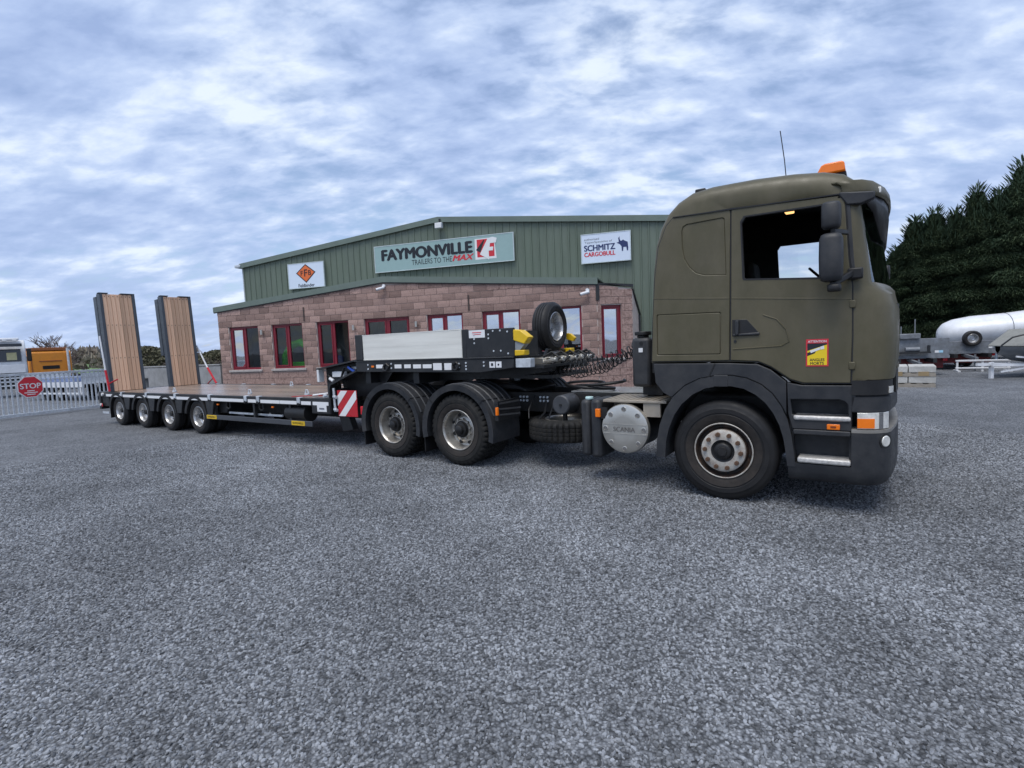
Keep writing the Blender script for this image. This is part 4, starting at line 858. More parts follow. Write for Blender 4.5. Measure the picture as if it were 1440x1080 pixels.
    mk = MB(); mk.bar((-2.97,0.0,.93),(-2.78,.3,.96),.03,.02); mk.bar((-2.97,.0,.86),(-2.72,.25,.87),.02,.02); mk.bar((-2.97,.0,.78),(-2.74,.25,.79),.02,.02); mk.box(-2.99,-2.93,.0,.55,.70,.97); mk.build('marker_frame',STEELBLK,T); MB().box(-2.955,-2.92,-.03,.01,.78,.89).build('side_marker',AMBER,T,bevel=.006)
    for y in (.12,2.29): MB().box(-5.86,-5.80,y-.08,y+.08,.66,.80).build('tail_lamp',REDL,T,bevel=.01); MB().box(-5.8,-5.74,y-.03,y+.3,.70,.76).build('lamp_bracket',CHASSIS,T)
    MB().box(-5.80,-5.72,.3,2.1,.78,.98).build('rear_beam',CHASSIS,T)
    # --- wheels
    wheel(T,'front',0,0,.53); wheel(T,'front',0,YF-.04,.53,True)
    for t in (-3.675,-5.069):
        wheel(T,'drive',t,0,.53,dual=True); wheel(T,'drive',t,YF-.04,.53,True,True)
    # --- coiled air lines from cab to trailer
    def coil(p0,p1,sag,r,turns,m=BLACKP,name='coiled_air_line'):
        p0,p1 = Vector(p0),Vector(p1); pts = []; n = turns*11
        for i in range(n+1):
            u = i/n; c = p0.lerp(p1,u)+Vector((0,.05*sin(u*5),-sag*4*u*(1-u))); a = 2*pi*turns*u; d=(p1-p0).normalized(); s1=Vector((-d.y,d.x,0)).normalized(); s2=d.cross(s1)
            e = min(1,u*14,(1-u)*14); rr=r*(1+.18*sin(u*23)); pts.append(c+(s1*cos(a)+s2*sin(a))*rr*e)
        MB().tube(pts,.0075,n=5).build(name,m,T,angle=80)
    coil((-2.78,1.0,1.40),(-1.08,.85,1.76),.25,.07,24); coil((-2.72,1.12,1.40),(-1.08,1.0,1.70),.17,.062,21); coil((-2.7,1.22,1.42),(-1.08,1.1,1.74),.10,.056,19)
    return T
def dp0(T): return next(o for o in T.children if o.name.split('.')[0]=='door')
tractor()
# ------------------------------------------------------------------ low loader trailer
KX, KY, KTH = FR['K']
def trailer():
    K = thing('low_loader_trailer', 'black four axle low loader semi trailer with two upright timber loading ramps', 'trailer', (KX,KY,0), -KTH)
    WD = 2.45
    # deck
    for far in (False,True):
        o = []
        o.append(MB().box(-1.0,8.76,-.05,.06,.765,.90).build('deck_rail',STEELBLK,K,bevel=.008))
        rt = MB().box(-1.0,8.76,-.054,-.02,.885,.905).build('rail_cap',STEELBLK,K); o.append(rt)
        for a,b in ((-.62,.28),(.42,1.68),(1.80,3.13),(3.25,4.62),(4.78,6.02),(6.18,6.46),(6.62,7.25),(7.26,7.78),(7.92,8.2)):
            o.append(MB().box(a,b,-.0545,-.049,.785,.848).build('reflective_strip',LABELW,K))
        for t in (.35,1.74,3.19,4.70,6.10,6.54,7.85):
            o.append(MB().box(t-.045,t+.045,-.068,-.045,.80,.915).box(t-.045,t+.045,-.068,.02,.905,.918).build('lashing_clip',GALV,K,bevel=.005))
            o.append(MB().cyl((t,-.068,.79),(t,-.078,.79),.028,n=10).build('lashing_pin',BLACKP,K))
        o.append(MB().box(8.22,8.76,-.052,.08,.63,.915).build('neck_box',STEELBLK,K,bevel=.01)); o.append(MB().prism([(8.26,.848),(8.70,.848),(8.70,.785),(8.64,.785),(8.64,.67),(8.38,.67),(8.38,.785),(8.26,.785)],-.0565,-.051).build('neck_label',LABELW,K))
        o.append(MB().box(8.44,8.58,-.059,-.056,.71,.74).build('label_print',INKG,K))
        # side guard
        o.append(MB().box(4.50,8.19,-.05,-.015,.375,.475).build('side_guard',mat('guard_aluminium',(.09,.095,.105),.4,metal=.4,var=.1),K,bevel=.008))
        for a,b in ((4.53,4.93),(7.58,7.98)):
            lb = MB().box(a,b,-.0535,-.049,.385,.468).build('guard_label',YELLOW,K); o.append(lb)
            t_ = text('lettering','FAYMONVILLE',INK,lb,((a+b)/2,-.0555,.427),.32,.04,bold=.03)
        for t in (4.8,6.3,7.5): o.append(MB().box(t-.03,t+.03,-.01,.05,.40,.78).build('guard_bracket',STEELBLK,K))
        o.append(MB().box(5.2,7.1,.08,.12,.50,.54).build('guard_rail',GALV,K,bevel=.005))
        for t in (5.35,6.55): o.append(MB().tube([(t-.06,.0,.76),(t-.07,.0,.66),(t,.0,.62),(t+.07,.0,.66),(t+.06,.0,.76)],.012).build('lashing_ring',STEELBLK,K))
        o.append(MB().box(4.55,5.1,.10,.7,.50,.77).build('valve_box',STEELBLK,K,bevel=.02)); o.append(MB().cyl((7.35,.12,.60),(7.95,.12,.60),.16,n=20).build('support_tank',BLACKP,K))
        for t in (4.95,6.95): o.append(MB().box(t-.03,t+.03,-.02,.0,.69,.72).build('side_marker',AMBER,K))
        # mudguards
        for k in range(4):
            t = k*1.355; R0,R1 = .49,.415; pa=arc(t,.40,R0,8,172,16); pb=arc(t,.40,R1,8,172,16); n=len(pa)
            mb = MB(); mb.add([(u,-.06,w) for u,w in pa]+[(u,-.055,w) for u,w in pb],[(i,i+1,n+i+1,n+i) for i in range(n-1)]); mb.grid([[(u,-.06,w) for u,w in pa],[(u,.52,w) for u,w in pa]]); mb.grid([[(u,-.055,w) for u,w in pb],[(u,.52,w) for u,w in pb]])
            o.append(mb.build('mudguard',BLACKP,K,angle=50))
            o.append(MB().prism([(t+.44,.78),(t+.80,.78),(t+.70,.46),(t+.50,.46)],-.05,.02).build('mudguard_leg',STEELBLK,K,bevel=.006))
        if far:
            for q in o: q.scale=(1,-1,1); q.location=(0,WD,0)
    MB().box(-.95,8.7,.06,WD-.06,.80,.868).build('deck_frame',STEELBLK,K)
    nb = 10; bw = (WD-.16)/nb
    pm = MB().box(-.93,8.70,.004,bw-.004,0,.03).mesh('deck_plank',DECKW)
    for i in range(nb):
        p = obj('deck_plank',pm,K); p.location=(0,.08+i*bw,.87)
    for t,y in ((5.6,.35),(2.2,.4),(7.35,.5),(4.4,2.2),(6.9,2.2)): MB().cyl((t,y,.90),(t,y,.93),.05,n=12).tube([(t-.05,y,.92),(t-.03,y,1.0),(t+.03,y,1.0),(t+.05,y,.92)],.013).build('lashing_eye',GALV,K)
    st = MB(); st.bar((7.4,.12,.905),(8.35,1.0,.915),.06,.008); st.bar((7.9,.35,.91),(8.5,1.3,.915),.05,.01); st.build('ratchet_strap',REDP,K); MB().bar((7.8,.3,.92),(8.42,.9,.98),.09,.03).build('strap_bundle',WHITE,K,bevel=.01)
    for y in (.75,1.7): MB().box(-.9,8.7,y-.07,y+.07,.45,.80).build('main_beam',CHASSIS,K)
    for k in range(4):
        t=k*1.355; MB().cyl((t,.2,.40),(t,WD-.2,.40),.065).build('axle',CHASSIS,K); wheel(K,'trail',t,0,.40,dual=True); wheel(K,'trail',t,WD,.40,True,True)
    # rear end
    MB().box(-1.12,-1.0,-.05,WD+.05,.42,.905).build('rear_beam',STEELBLK,K,bevel=.01)
    for y in (-.02,WD-.38): MB().box(-1.0,-.55,y,y+.40,.5,.77).build('rear_light_box',BLACKP,K,bevel=.015); MB().box(-.54,-.53,y,y+.4,.19,.52).build('mud_flap',BLACKP,K); MB().box(-1.0,-.62,y-.012,y,.30,.36).build('flap_bracket',GALV,K)
    MB().box(-.98,-.90,-.056,-.05,.50,.58).build('reflector',REDL,K); MB().cyl((-.80,-.05,.84),(-.80,-.09,.84),.04).build('rear_marker',LABELW,K); MB().cyl((-.98,-.05,.55),(-.98,-.08,.55),.035).build('rear_marker',LABELW,K)
    # ramps
    def ramp(y0, ylen):
        R = bpy.data.objects.new('loading_ramp', None); COL.objects.link(R); R.parent=K; R.location=(-.50,y0,.90); R.rotation_euler=(0,-.075,0)
        # build frame as the part mesh itself
        bpy.data.objects.remove(R)
        fm = MB(); H=2.69; fw=.075
        for a,b in ((-fw,0),(ylen,ylen+fw)): fm.box(-.17,.025,a,b,0,H)
        fm.box(-.17,-.06,0,ylen,H-.06,H); fm.box(-.17,-.06,0,ylen,0,.08)
        for z in (.9,1.8): fm.box(-.16,-.06,0,ylen,z-.04,z+.04)
        for a,b in ((-fw-.01,ylen*.2),(ylen*.62,ylen+fw)): fm.box(-.10,.03,a,b,H,H+.028)
        R = fm.build('loading_ramp',RAMPST,K,bevel=.008,loc=(-.48,y0,.90),rot=(0,-.06,0))
        fl = MB(); 
        for a,b in ((-fw-.012,-.01),(ylen+.01,ylen+fw)): fl.box(-.36,-.18,a,b,.95,H-.06)
        fl.box(-.36,-.30,0,ylen,.95,H-.06); fl.build('folded_flap',RAMPST,R,bevel=.01)
        pw = ylen/7; me = MB().box(-.06,.006,.005,pw-.005,.0,H-.02).mesh('plank',WOOD)
        for i in range(7):
            p = obj('plank',me,R,bevel=.003); p.location=(random.uniform(-.004,.004),i*pw,.01)
        bt = MB()
        for z in (.92,1.83,2.62):
            for i in range(7): bt.cyl((.004,(i+.5)*pw,z),(.013,(i+.5)*pw,z),.011,n=6)
        bt.build('bolts',STEELBLK,R); return R
    ramp(.10,.70); ramp(1.62,.70)
    for pts in ([(-.62,-.06,2.43),(-.50,-.05,1.50),(-.42,-.03,.92)],[(-.72,2.50,2.10),(-.20,2.50,1.40),(.27,2.48,.92)]):
        a,b,c = map(Vector,pts); MB().tube([a,a.lerp(b,.5),b],.022).build('ramp_chain',WHITE,K); MB().tube([b,b.lerp(c,.5),c],.03).build('load_binder',REDP,K); m_=b.lerp(c,.65); MB().tube([m_,m_+Vector((.30,.12,.12))] if pts[0][1]<1 else [m_,m_+Vector((-.42,.0,-.22))],.017).build('binder_lever',REDP,K)
    # gooseneck
    for far in (False,True):
        o = []
        o.append(MB().prism([(9.48,1.385),(12.08,1.355),(12.65,1.42),(12.65,1.548),(9.48,1.578)],-.05,.05).build('gooseneck_beam',STEELBLK,K,bevel=.008))
        o.append(MB().box(9.46,12.66,-.065,.05,1.555,1.575).build('beam_flange',STEELBLK,K,bevel=.004))
        o.append(MB().box(9.50,9.675,-.055,.05,1.578,2.005).build('corner_post',STEELBLK,K,bevel=.01))
        bd = MB().box(9.68,11.77,-.048,-.018,1.578,1.995).build('side_board',BOARDW,K,bevel=.006); o.append(bd)
        MB().box(9.68,11.77,-.051,-.046,1.578,1.592).box(9.68,11.77,-.051,-.046,1.982,1.995).box(9.68,11.77,-.0495,-.046,1.785,1.788).box(11.745,11.765,-.051,-.046,1.592,1.982).build('board_trim',BOARDW,bd)
        o.append(MB().box(11.785,12.67,-.05,-.01,1.578,1.97).build('front_side_plate',STEELBLK,K,bevel=.006)); o.append(MB().box(11.775,11.85,-.054,.03,1.578,1.985).build('corner_post',STEELBLK,K,bevel=.006))
        rv = MB()
        for t,z in ((12.0,1.84),(12.25,1.84),(12.0,1.895),(12.25,1.895),(12.33,1.66),(12.45,1.66),(12.33,1.94),(12.45,1.94),(12.57,1.62),(12.57,1.92),(12.0,1.78)): rv.cyl((t,-.05,z),(t,-.058,z),.013,n=8)
        for t,z in ((11.70,1.49),(11.70,1.44),(11.83,1.50),(11.83,1.455),(11.83,1.41),(12.15,1.505),(12.15,1.455),(9.78,1.50),(9.78,1.43),(10.32,1.51),(10.32,1.44)): rv.cyl((t,-.05,z),(t,-.06,z),.014,n=8)
        o.append(rv.build('rivets',GALV,K))
        o.append(MB().box(11.91,12.19,-.0545,-.049,1.855,1.965).build('plate_label',LABELW,K)); o.append(MB().box(11.97,12.13,-.057,-.054,1.925,1.935).box(11.98,12.12,-.057,-.054,1.90,1.908).build('label_print',INKR,K))
        for a,b,z0,z1 in ((9.97,10.13,1.44,1.50),(10.39,10.54,1.435,1.497),(10.60,10.74,1.435,1.495),(10.79,10.955,1.43,1.492),(10.99,11.17,1.43,1.49),(11.20,11.37,1.40,1.505),(11.42,11.56,1.40,1.502),(12.245,12.34,1.425,1.51),(12.355,12.45,1.425,1.51)):
            o.append(MB().box(a,b,-.0545,-.049,z0,z1).build('beam_label',LABELW,K,bevel=.002))
        o.append(MB().box(12.275,12.31,-.057,-.054,1.45,1.49).build('label_print',INK,K)); o.append(MB().cyl((12.40,-.054,1.468),(12.40,-.057,1.468),.014,n=12).build('label_print',INK,K))
        for t in (10.21,11.65):
            o.append(MB().tube([(t-.07,-.055,1.47),(t-.05,-.085,1.41),(t+.02,-.09,1.40),(t+.06,-.06,1.47),(t,-.055,1.51),(t-.07,-.055,1.47)],.018).build('lashing_ring',BLACKP,K))
        o.append(MB().box(9.86,9.92,-.06,-.048,1.455,1.485).build('side_marker',AMBER,K,bevel=.004))
        # sloping neck
        o.append(MB().prism([(8.44,.915),(8.44,1.43),(9.49,1.57),(9.49,1.39),(8.92,1.19),(8.79,1.15),(8.77,.915)],.15,.19).build('neck_web',STEELBLK,K,bevel=.006))
        fl=[(8.73,.64),(8.735,.95),(8.745,1.10),(8.79,1.165),(8.92,1.21),(9.20,1.31),(9.49,1.405)]
        mb=MB()
        for p,q in zip(fl,fl[1:]): mb.bar((p[0],.06,p[1]),(q[0],.06,q[1]),.24,.03,up=(-.3,0,1))
        o.append(mb.build('neck_flange',STEELBLK,K)); mb=MB(); mb.bar((8.42,.06,1.44),(9.50,.06,1.585),.22,.025); o.append(mb.build('neck_top_flange',STEELBLK,K))
        o.append(MB().tube([(8.62,.05,1.33),(8.85,.05,1.15),(9.0,.03,1.28),(9.08,.03,1.46),(9.22,.03,1.47),(9.36,.04,1.36)],.022).tube([(8.8,.1,1.36),(9.0,.04,1.25),(9.12,.02,1.22)],.016).build('hydraulic_hose',BLACKP,K)); o.append(MB().bar((9.20,.02,1.47),(9.38,.03,1.37),.035,.035).build('hose_sleeve',BLUE,K))
        o.append(MB().box(8.75,9.05,.03,.12,1.29,1.39).box(9.12,9.46,.09,.12,1.42,1.47).cyl((8.68,.03,1.27),(8.78,.03,1.22),.03).build('valve_block',LABELW,K,bevel=.01)); o.append(MB().box(8.50,8.70,-.01,.1,.93,.96).cyl((8.55,-.02,.965),(8.64,-.02,.965),.018).build('neck_fitting',GALV,K)); o.append(MB().box(8.36,8.42,.0,.12,1.20,1.44).build('neck_buffer',LABELW,K,bevel=.01))
        tb=MB(); tb.tube([(8.84,-.03,1.10),(8.85,-.03,.68)],.022); 
        for z in (.72,.95): tb.cyl((8.83,-.03,z),(8.93,-.06,z-.01),.028,n=10)
        o.append(tb.build('air_coupling',GALV,K))
        o.append(MB().prism([(8.77,.90),(8.62,1.33),(9.45,1.52),(10.0,1.375),(9.62,.95)],.30,.33).build('neck_inner_plate',STEELBLK,K))
        # hazard board
        hz=MB().box(8.90,9.40,-.012,.0,.60,1.06).build('hazard_board',REDS,K,bevel=.004); o.append(hz)
        for c0 in (.0,.36): 
            x0=8.905; pl=[]
            a=c0+.10
            # stripe polygon clipped to the board, running up to the right
            W_,H_=.49,.45
            def clip(lo,hi):
                out=[]
                for (x,z) in [(max(0,lo-H_),min(H_,lo) if lo<H_ else H_)]: pass
                pts=[]
                for c in (lo,hi):
                    p=[]
                    # line x - z*1.05 = c - H_
                    z_at=lambda x,c=c:(x-(c-H_))/1.0
                    x_at=lambda z,c=c:(c-H_)+z
                    for q in ((0,z_at(0)),(W_,z_at(W_)),(x_at(0),0),(x_at(H_),H_)):
                        if -1e-6<=q[0]<=W_+1e-6 and -1e-6<=q[1]<=H_+1e-6: p.append(q)
                    p=sorted(set((round(a_,4),round(b_,4)) for a_,b_ in p)); pts.append(p)
                return pts
            lo,hi=clip(a,a+.17)
            if len(lo)>=2 and len(hi)>=2:
                poly=[lo[0],lo[-1]]
                if abs(lo[-1][1]-H_)<1e-3 and abs(hi[-1][0]-W_)<1e-3: poly.append((W_,H_))
                poly+= [hi[-1],hi[0]]
                if abs(lo[0][0])<1e-3 and abs(hi[0][1])<1e-3: poly.append((0,0))
                flat([(x0+u,.605+w) for u,w in poly],LABELW,hz,-.0155,'hazard_stripe')
        o.append(MB().box(8.62,8.84,.22,.40,.55,.95).prism([(8.60,.55),(8.86,.55),(8.96,.31),(8.68,.27)],.24,.38).build('support_leg',STEELBLK,K,bevel=.01))
        ch=MB(); ch.prism([(12.64,1.80),(12.64,1.945),(12.77,1.93),(12.90,1.83),(12.83,1.74)],-.05,.10); ch.prism([(12.64,1.58),(12.64,1.66),(12.82,1.66),(12.82,1.59)],-.04,.10); c_=ch.build('wheel_chock',YELLOW,K,bevel=.01); o.append(c_); MB().prism([(12.645,1.66),(12.645,1.80),(12.83,1.742),(12.74,1.655)],-.03,.08).build('chock_face',mat('chock_grey',(.3,.32,.33),.5),c_)
        if far:
            for q in o:
                q.scale=(1,-1,1); q.location=(0,WD,0)
            for q in o:
                nm=q.name.split('.')[0]
                if nm in ('front_side_plate','wheel_chock','hazard_board','plate_label','rivets'):
                    for c in list(q.children): bpy.data.objects.remove(c)
                    bpy.data.objects.remove(q)
                elif nm=='side_board': q.scale=(.8,-1,1); q.location=(9.68*.2,WD,0)
                elif nm=='corner_post' and q.bound_box[0][0]>11: bpy.data.objects.remove(q)
    MB().box(9.5,12.6,.05,WD-.05,1.50,1.56).build('gooseneck_floor',STEELBLK,K); MB().box(9.5,9.56,.05,WD-.05,1.57,1.99).build('gooseneck_end_board',STEELBLK,K); MB().box(12.60,12.66,.0,.62,1.56,1.93).build('gooseneck_front_board',STEELBLK,K)
    for y in (.65,1.75): MB().prism([(8.8,.80),(8.8,1.1),(9.5,1.38),(12.9,1.40),(12.9,1.33),(12.0,1.22),(9.8,1.16),(9.2,.85)],y-.06,y+.06).build('gooseneck_spar',STEELBLK,K)
    MB().box(11.0,12.9,.6,1.85,1.22,1.27).build('kingpin_plate',STEELBLK,K); MB().cyl((11.9,1.225,1.22),(11.9,1.225,1.12),.05).build('kingpin',GALV,K)
    cr=MB()
    for t in (8.8,9.6,10.7): cr.box(t-.06,t+.06,.1,WD-.1,1.18 if t>9 else .85,1.38 if t>9 else 1.08)
    cr.build('gooseneck_cross_member',STEELBLK,K)
    # front bracket, couplings, spare wheel
    MB().box(12.66,12.90,-.02,.10,1.42,1.545).build('front_bracket',GALV,K,bevel=.006); MB().box(12.66,13.02,.12,2.3,1.40,1.44).build('front_sill',STEELBLK,K); ct=MB()
    for i in range(7): y=.45+i*.22; ct.cyl((12.85,y,1.46),(13.05,y,1.50),.035,n=10); ct.box(12.70,12.86,y-.05,y+.05,1.44,1.53)
    ct.build('air_coupling',ALU,K,bevel=.006); ct=MB()
    for i in range(5): y=.5+i*.3; ct.tube([(12.72,y,1.50),(12.9,y+.1,1.60),(13.05,y+.05,1.52),(13.0,y-.1,1.44)],.02)
    ct.build('service_hose',BLACKP,K)
    sp=obj('spare_wheel',M_RT,K); sp.location=(12.72,1.13,1.985); sp.rotation_euler=(0,.4,pi/2); obj('tyre',M_TT,sp); sp.scale=(.95,1.1,.95)
    c2=MB().prism([(12.66,1.78),(12.66,1.88),(12.74,1.87),(12.82,1.80),(12.78,1.74)],1.55,1.62).prism([(12.66,1.56),(12.66,1.64),(12.82,1.64),(12.82,1.57)],1.40,1.52).build('wheel_chock',YELLOW,K,bevel=.01)
    sc=MB(); sc.box(12.30,12.58,1.05,1.21,1.50,1.60); sc.bar((12.40,1.13,1.50),(12.40,1.13,2.0),.06,.06,up=(1,0,0)); sc.bar((12.5,1.0,1.45),(12.62,1.05,1.62),.05,.05); sc.bar((12.5,1.6,1.45),(12.62,1.55,1.62),.05,.05); sc.build('spare_carrier',STEELBLK,K)
    MB().tube([(12.62,.85,1.5),(12.66,.9,1.64),(12.68,1.15,1.66),(12.7,1.4,1.60)],.025).build('carrier_tube',STEELBLK,K)
trailer()
# ------------------------------------------------------------------ gate, wall and vehicles beyond the yard
def gate():
    a=Vector((-16.36,16.65,0)); b=Vector((-15.27,19.22,0)); d=(b-a).normalized(); ang=atan2(d.y,d.x)
    G=thing('sliding_gate','galvanised vertical bar yard gate with a red stop sign','gate',tuple(a-d*2.6),ang); L=6.4
    MB().box(0,L,-.03,.03,1.38,1.46).build('top_rail',GALV,G,bevel=.006); MB().box(0,L,-.04,.04,.05,.15).build('bottom_rail',GALV,G,bevel=.006); MB().box(0,L,-.02,.02,1.20,1.235).build('middle_rail',GALV,G)
    n=int(L/.135); bm_=MB().box(-.021,.021,-.016,.016,.15,1.40).mesh('bar',GALV)
    for i in range(n+1):
        o=obj('bar',bm_,G); o.location=(i*.135,0,0)
    MB().box(-.05,.05,-.05,.05,0,1.55).build('end_post',GALV,G); MB().box(L,L+.10,-.05,.05,0,1.55).build('end_post',GALV,G)
    for x in (1.0,L-.8): MB().cyl((x,-.03,.06),(x,.03,.06),.06).build('roller',STEELBLK,G)
    # stop sign plate
    p=a+d*.86; S=thing('stop_sign','red octagonal STOP sign hanging on the bar gate','sign',(p.x,p.y,1.0),ang)
    n8=[(.36*cos(pi/8+k*pi/4)/cos(pi/8)*.97,.36*sin(pi/8+k*pi/4)/cos(pi/8)*.97) for k in range(8)]
    MB().prism(n8,-.035,-.025).build('border',LABELW,S); MB().prism([(u*.93,w*.93) for u,w in n8],-.038,-.0345).build('plate',INKR,S)
    text('lettering','STOP',LABELW,S,(0,-.042,.03),.56,.17,bold=.045)
    for w,z in ((.2,-.13),(.36,-.19),(.22,-.25)): MB().box(-w/2,w/2,-.041,-.038,z-.014,z+.014).build('small_print',LABELW,S)
gate()
def track(p,q,name,label,cat,m,h,th):
    a,b=Vector((*p,0)),Vector((*q,0)); d=b-a; o=thing(name,label,cat,tuple(a),atan2(d.y,d.x)); return o,d.length
w_,L_=track((-12.2,22.2),(-19.6,25.6),'boundary_wall','grey concrete boundary wall between the gate and the block office','wall',CONC,1.3,.2)
def cw(a,b,z0,z1): MB().box(a,b,-.1,.1,z0,z1).build('concrete_panel',CONC,w_,bevel=.01)
for i in range(5):
    if i==3: cw(4.5,4.95,0,1.32); cw(4.95,5.25,0,.35); cw(4.95,5.25,.85,1.32); cw(5.25,6.0,0,1.32)
    else: cw(i*1.5+.005,(i+1)*1.5-.005,0,1.32+.02*(i%2))
MB().box(0,L_,-.12,.12,1.34,1.40).build('coping',CONC,w_,bevel=.01)
def wheels_simple(parent,spots,r,w=.28):
    me=MB().lathe([(r*.55,.03),(r*.6,0),(r*.95,-.005),(r,.04),(r,w-.04),(r*.95,w),(r*.55,w)],n=24).mesh('wheel',RUBBER,40); hm=MB().lathe([(0,.03),(r*.3,.02),(r*.45,.06),(r*.57,.03)],n=20).mesh('rim',RIMA,40)
    for x,y,s in spots:
        o=obj('wheel',me,parent); o.location=(x,y,r); o.rotation_euler=(0,0,0 if s>0 else pi); obj('rim',hm,o)
# white lorry facing the yard (front towards -y)
def white_lorry():
    L=thing('lorry','white lorry cab with dark windscreen parked behind the gate','truck',(-27.3,27.9,0),.74)
    MB().prism([(-.0,.75),(.12,.75),(.1,1.75),(.25,2.65),(.55,3.08),(2.2,3.12),(2.2,.75)],-1.22,1.22,plane='xz').build('cab',WHITE,L,bevel=.05).rotation_euler=(0,0,pi/2)
    MB().box(-1.02,1.02,-.02,.0,1.95,2.62).build('windscreen',mat('dark_glass',(.01,.012,.015),.08,spec=.8),L).rotation_euler=(radians(-9.7),0,0)
    [setattr(o,'location',(0,-.235,0)) for o in L.children if o.name.startswith('windscreen')]
    MB().box(-1.1,1.1,-.32,.1,2.72,2.88).build('sun_visor',mat('smoked_visor',(.03,.035,.045),.25),L,bevel=.02); MB().box(-1.0,1.0,.25,.5,3.05,3.2).build('roof_deflector',WHITE,L,bevel=.05)
    for k in range(5): MB().box(-.85+k*.4,-.7+k*.4,.0,.12,3.02,3.12).build('roof_lamp',LABELW,L,bevel=.01)
    MB().box(-1.15,1.15,-.06,.0,1.30,1.75).build('nose_panel',WHITE,L,bevel=.02); MB().box(-1.2,1.2,-.10,.1,.45,1.2).build('grille',BLACKP,L,bevel=.02)
    for z in (.6,.8,1.0): MB().box(-1.1,1.1,-.125,-.1,z,z+.06).build('grille_bar',WHITE,L)
    for x in (-.95,.95): MB().box(x-.18,x+.18,-.12,-.1,.5,.72).build('headlight',CLEARL,L,bevel=.02)
    MB().box(.45,.85,.06,.075,2.0,2.4).build('window_notice',mat('pale_yellow_notice',(.6,.55,.3),.6),L)
    for x in (-1.35,1.35): MB().box(x-.1,x+.1,-.15,.05,1.9,2.6).build('mirror',BLACKP,L,bevel=.04)
    wheels_simple(L,[(-1.2,1.3,1),(1.2,1.3,-1)],.5)
    for o in L.children:
        if o.name.startswith('wheel'): o.rotation_euler=(0,0,-pi/2 if o.location.x<0 else pi/2)
white_lorry()
def orange_lorry():
    L=thing('lorry','orange lorry cab seen from the rear quarter behind the gate','truck',(-31.9,36.2,0),2.55)
    DO=mat('dark_orange',(.3,.1,.03),.6)
    MB().prism([(-.8,.7),(.9,.7),(.95,1.7),(.8,2.5),(.45,2.62),(-.65,2.58),(-.8,2.48)],-1.15,1.15).build('cab',ORANGE,L,bevel=.06)
    MB().box(-.7,.5,-1.0,1.0,2.62,2.66).box(-.75,-.62,-1.0,1.0,2.60,2.8).box(-.62,.4,.94,1.02,2.66,2.8).build('roof_deflector',DO,L,bevel=.03)
    MB().box(.05,.65,1.15,1.175,1.75,2.3).build('side_window',mat('dark_glass',(.01,.012,.015),.08),L); MB().box(.2,.5,1.175,1.182,1.75,2.1).build('window_notice',LABELW,L)
    MB().box(-.6,-.3,1.15,1.17,1.2,2.25).build('side_vent',STEELBLK,L); MB().box(-.815,-.795,-.45,.45,1.35,1.58).build('rear_window',BLACKP,L); MB().box(-.83,-.8,-.6,.6,1.85,1.92).build('rear_rib',DO,L)
    for y in (-1.0,1.0): MB().bar((-.81,y,.8),(-.81,y,2.45),.05,.04,up=(1,0,0)).build('corner_rib',DO,L)
    MB().box(.85,1.0,1.2,1.42,1.75,2.3).build('mirror',BLACKP,L,bevel=.03); MB().box(-.815,-.8,-1.0,1.0,1.05,1.1).build('rear_rib',DO,L); MB().cyl((-1.0,-.9,.9),(-1.0,-.9,2.75),.07,n=12).build('exhaust_stack',GALV,L); MB().box(-.2,-.19,1.152,1.158,.9,2.4).build('door_seam',BLACKP,L)
    MB().box(-4.2,-.8,-.45,.45,.65,.9).build('chassis',CHASSIS,L); wheels_simple(L,[(.2,-1.2,1),(.2,1.2,-1),(-3.0,-1.2,1),(-3.0,1.2,-1)],.5)
orange_lorry()
def flatbed():
    L=thing('flatbed_trailer','white framed low flatbed trailer parked behind the gate','trailer',(-20.9,25.2,0),-.42)
    MB().box(-2.6,2.6,-1.0,1.0,.75,.83).build('bed',WHITE,L); MB().box(-2.6,2.6,-1.03,-1.0,.62,.86).build('side_rail',WHITE,L); MB().box(-2.4,2.4,-1.02,-.98,.30,.38).build('guard_rail',WHITE,L)
    for x in (-2.3,-1.2,.0,1.2,2.3): MB().box(x-.04,x+.04,-1.02,-.97,.30,.75).build('guard_post',WHITE,L)
    for x in (-2.5,2.5): MB().box(x-.05,x+.05,-1.0,1.0,.83,1.25).build('end_board',GALV,L)
    MB().box(-1.5,1.3,-.8,.8,.83,1.05).build('load_cover',mat('blue_tarp',(.15,.2,.35),.6),L,bevel=.05); wheels_simple(L,[(-.5,-.98,1),(.5,-.98,1),(-.5,.98,-1),(.5,.98,-1)],.33,.2)
flatbed()
# ------------------------------------------------------------------ right side of the yard
WGALV = mat('weathered_galvanised', (.2, .215, .235), .55, metal=.2, var=.25, vs=9, dirt=(.1, .1, .1), dirt_amt=.5)
def pallets():
    for k in range(2):
        P=thing('slab_pallet','weathered timber pallet stacked with pale concrete slabs '+('on the ground' if k==0 else 'topmost of the stack'),'pallet',(11.55,15.25,.30*k),-.62,None)
        for i in range(5): MB().box(-.62+i*.27,-.48+i*.27,-.5,.5,.09,.11).build('deck_board',mat('grey_pallet',(.28,.25,.21),.9,var=.25),P)
        for y in (-.45,0,.45): MB().box(-.62,.62,y-.05,y+.05,0,.09).build('runner',MATS['grey_pallet'],P)
        for i in range(2):
            for j in range(2): MB().box(-.62+i*.63,-.01+i*.63,-.49+j*.5,-.01+j*.5,.112+random.uniform(0,.004),.298).build('slab',CONCP,P,bevel=.015)
        if k==1:
            for x in (-.25,.35): MB().box(x-.12,x+.12,-.505,-.49,.02,.14).build('timber_packer',mat('packer_wood',(.3,.22,.12),.9),P)
pallets()
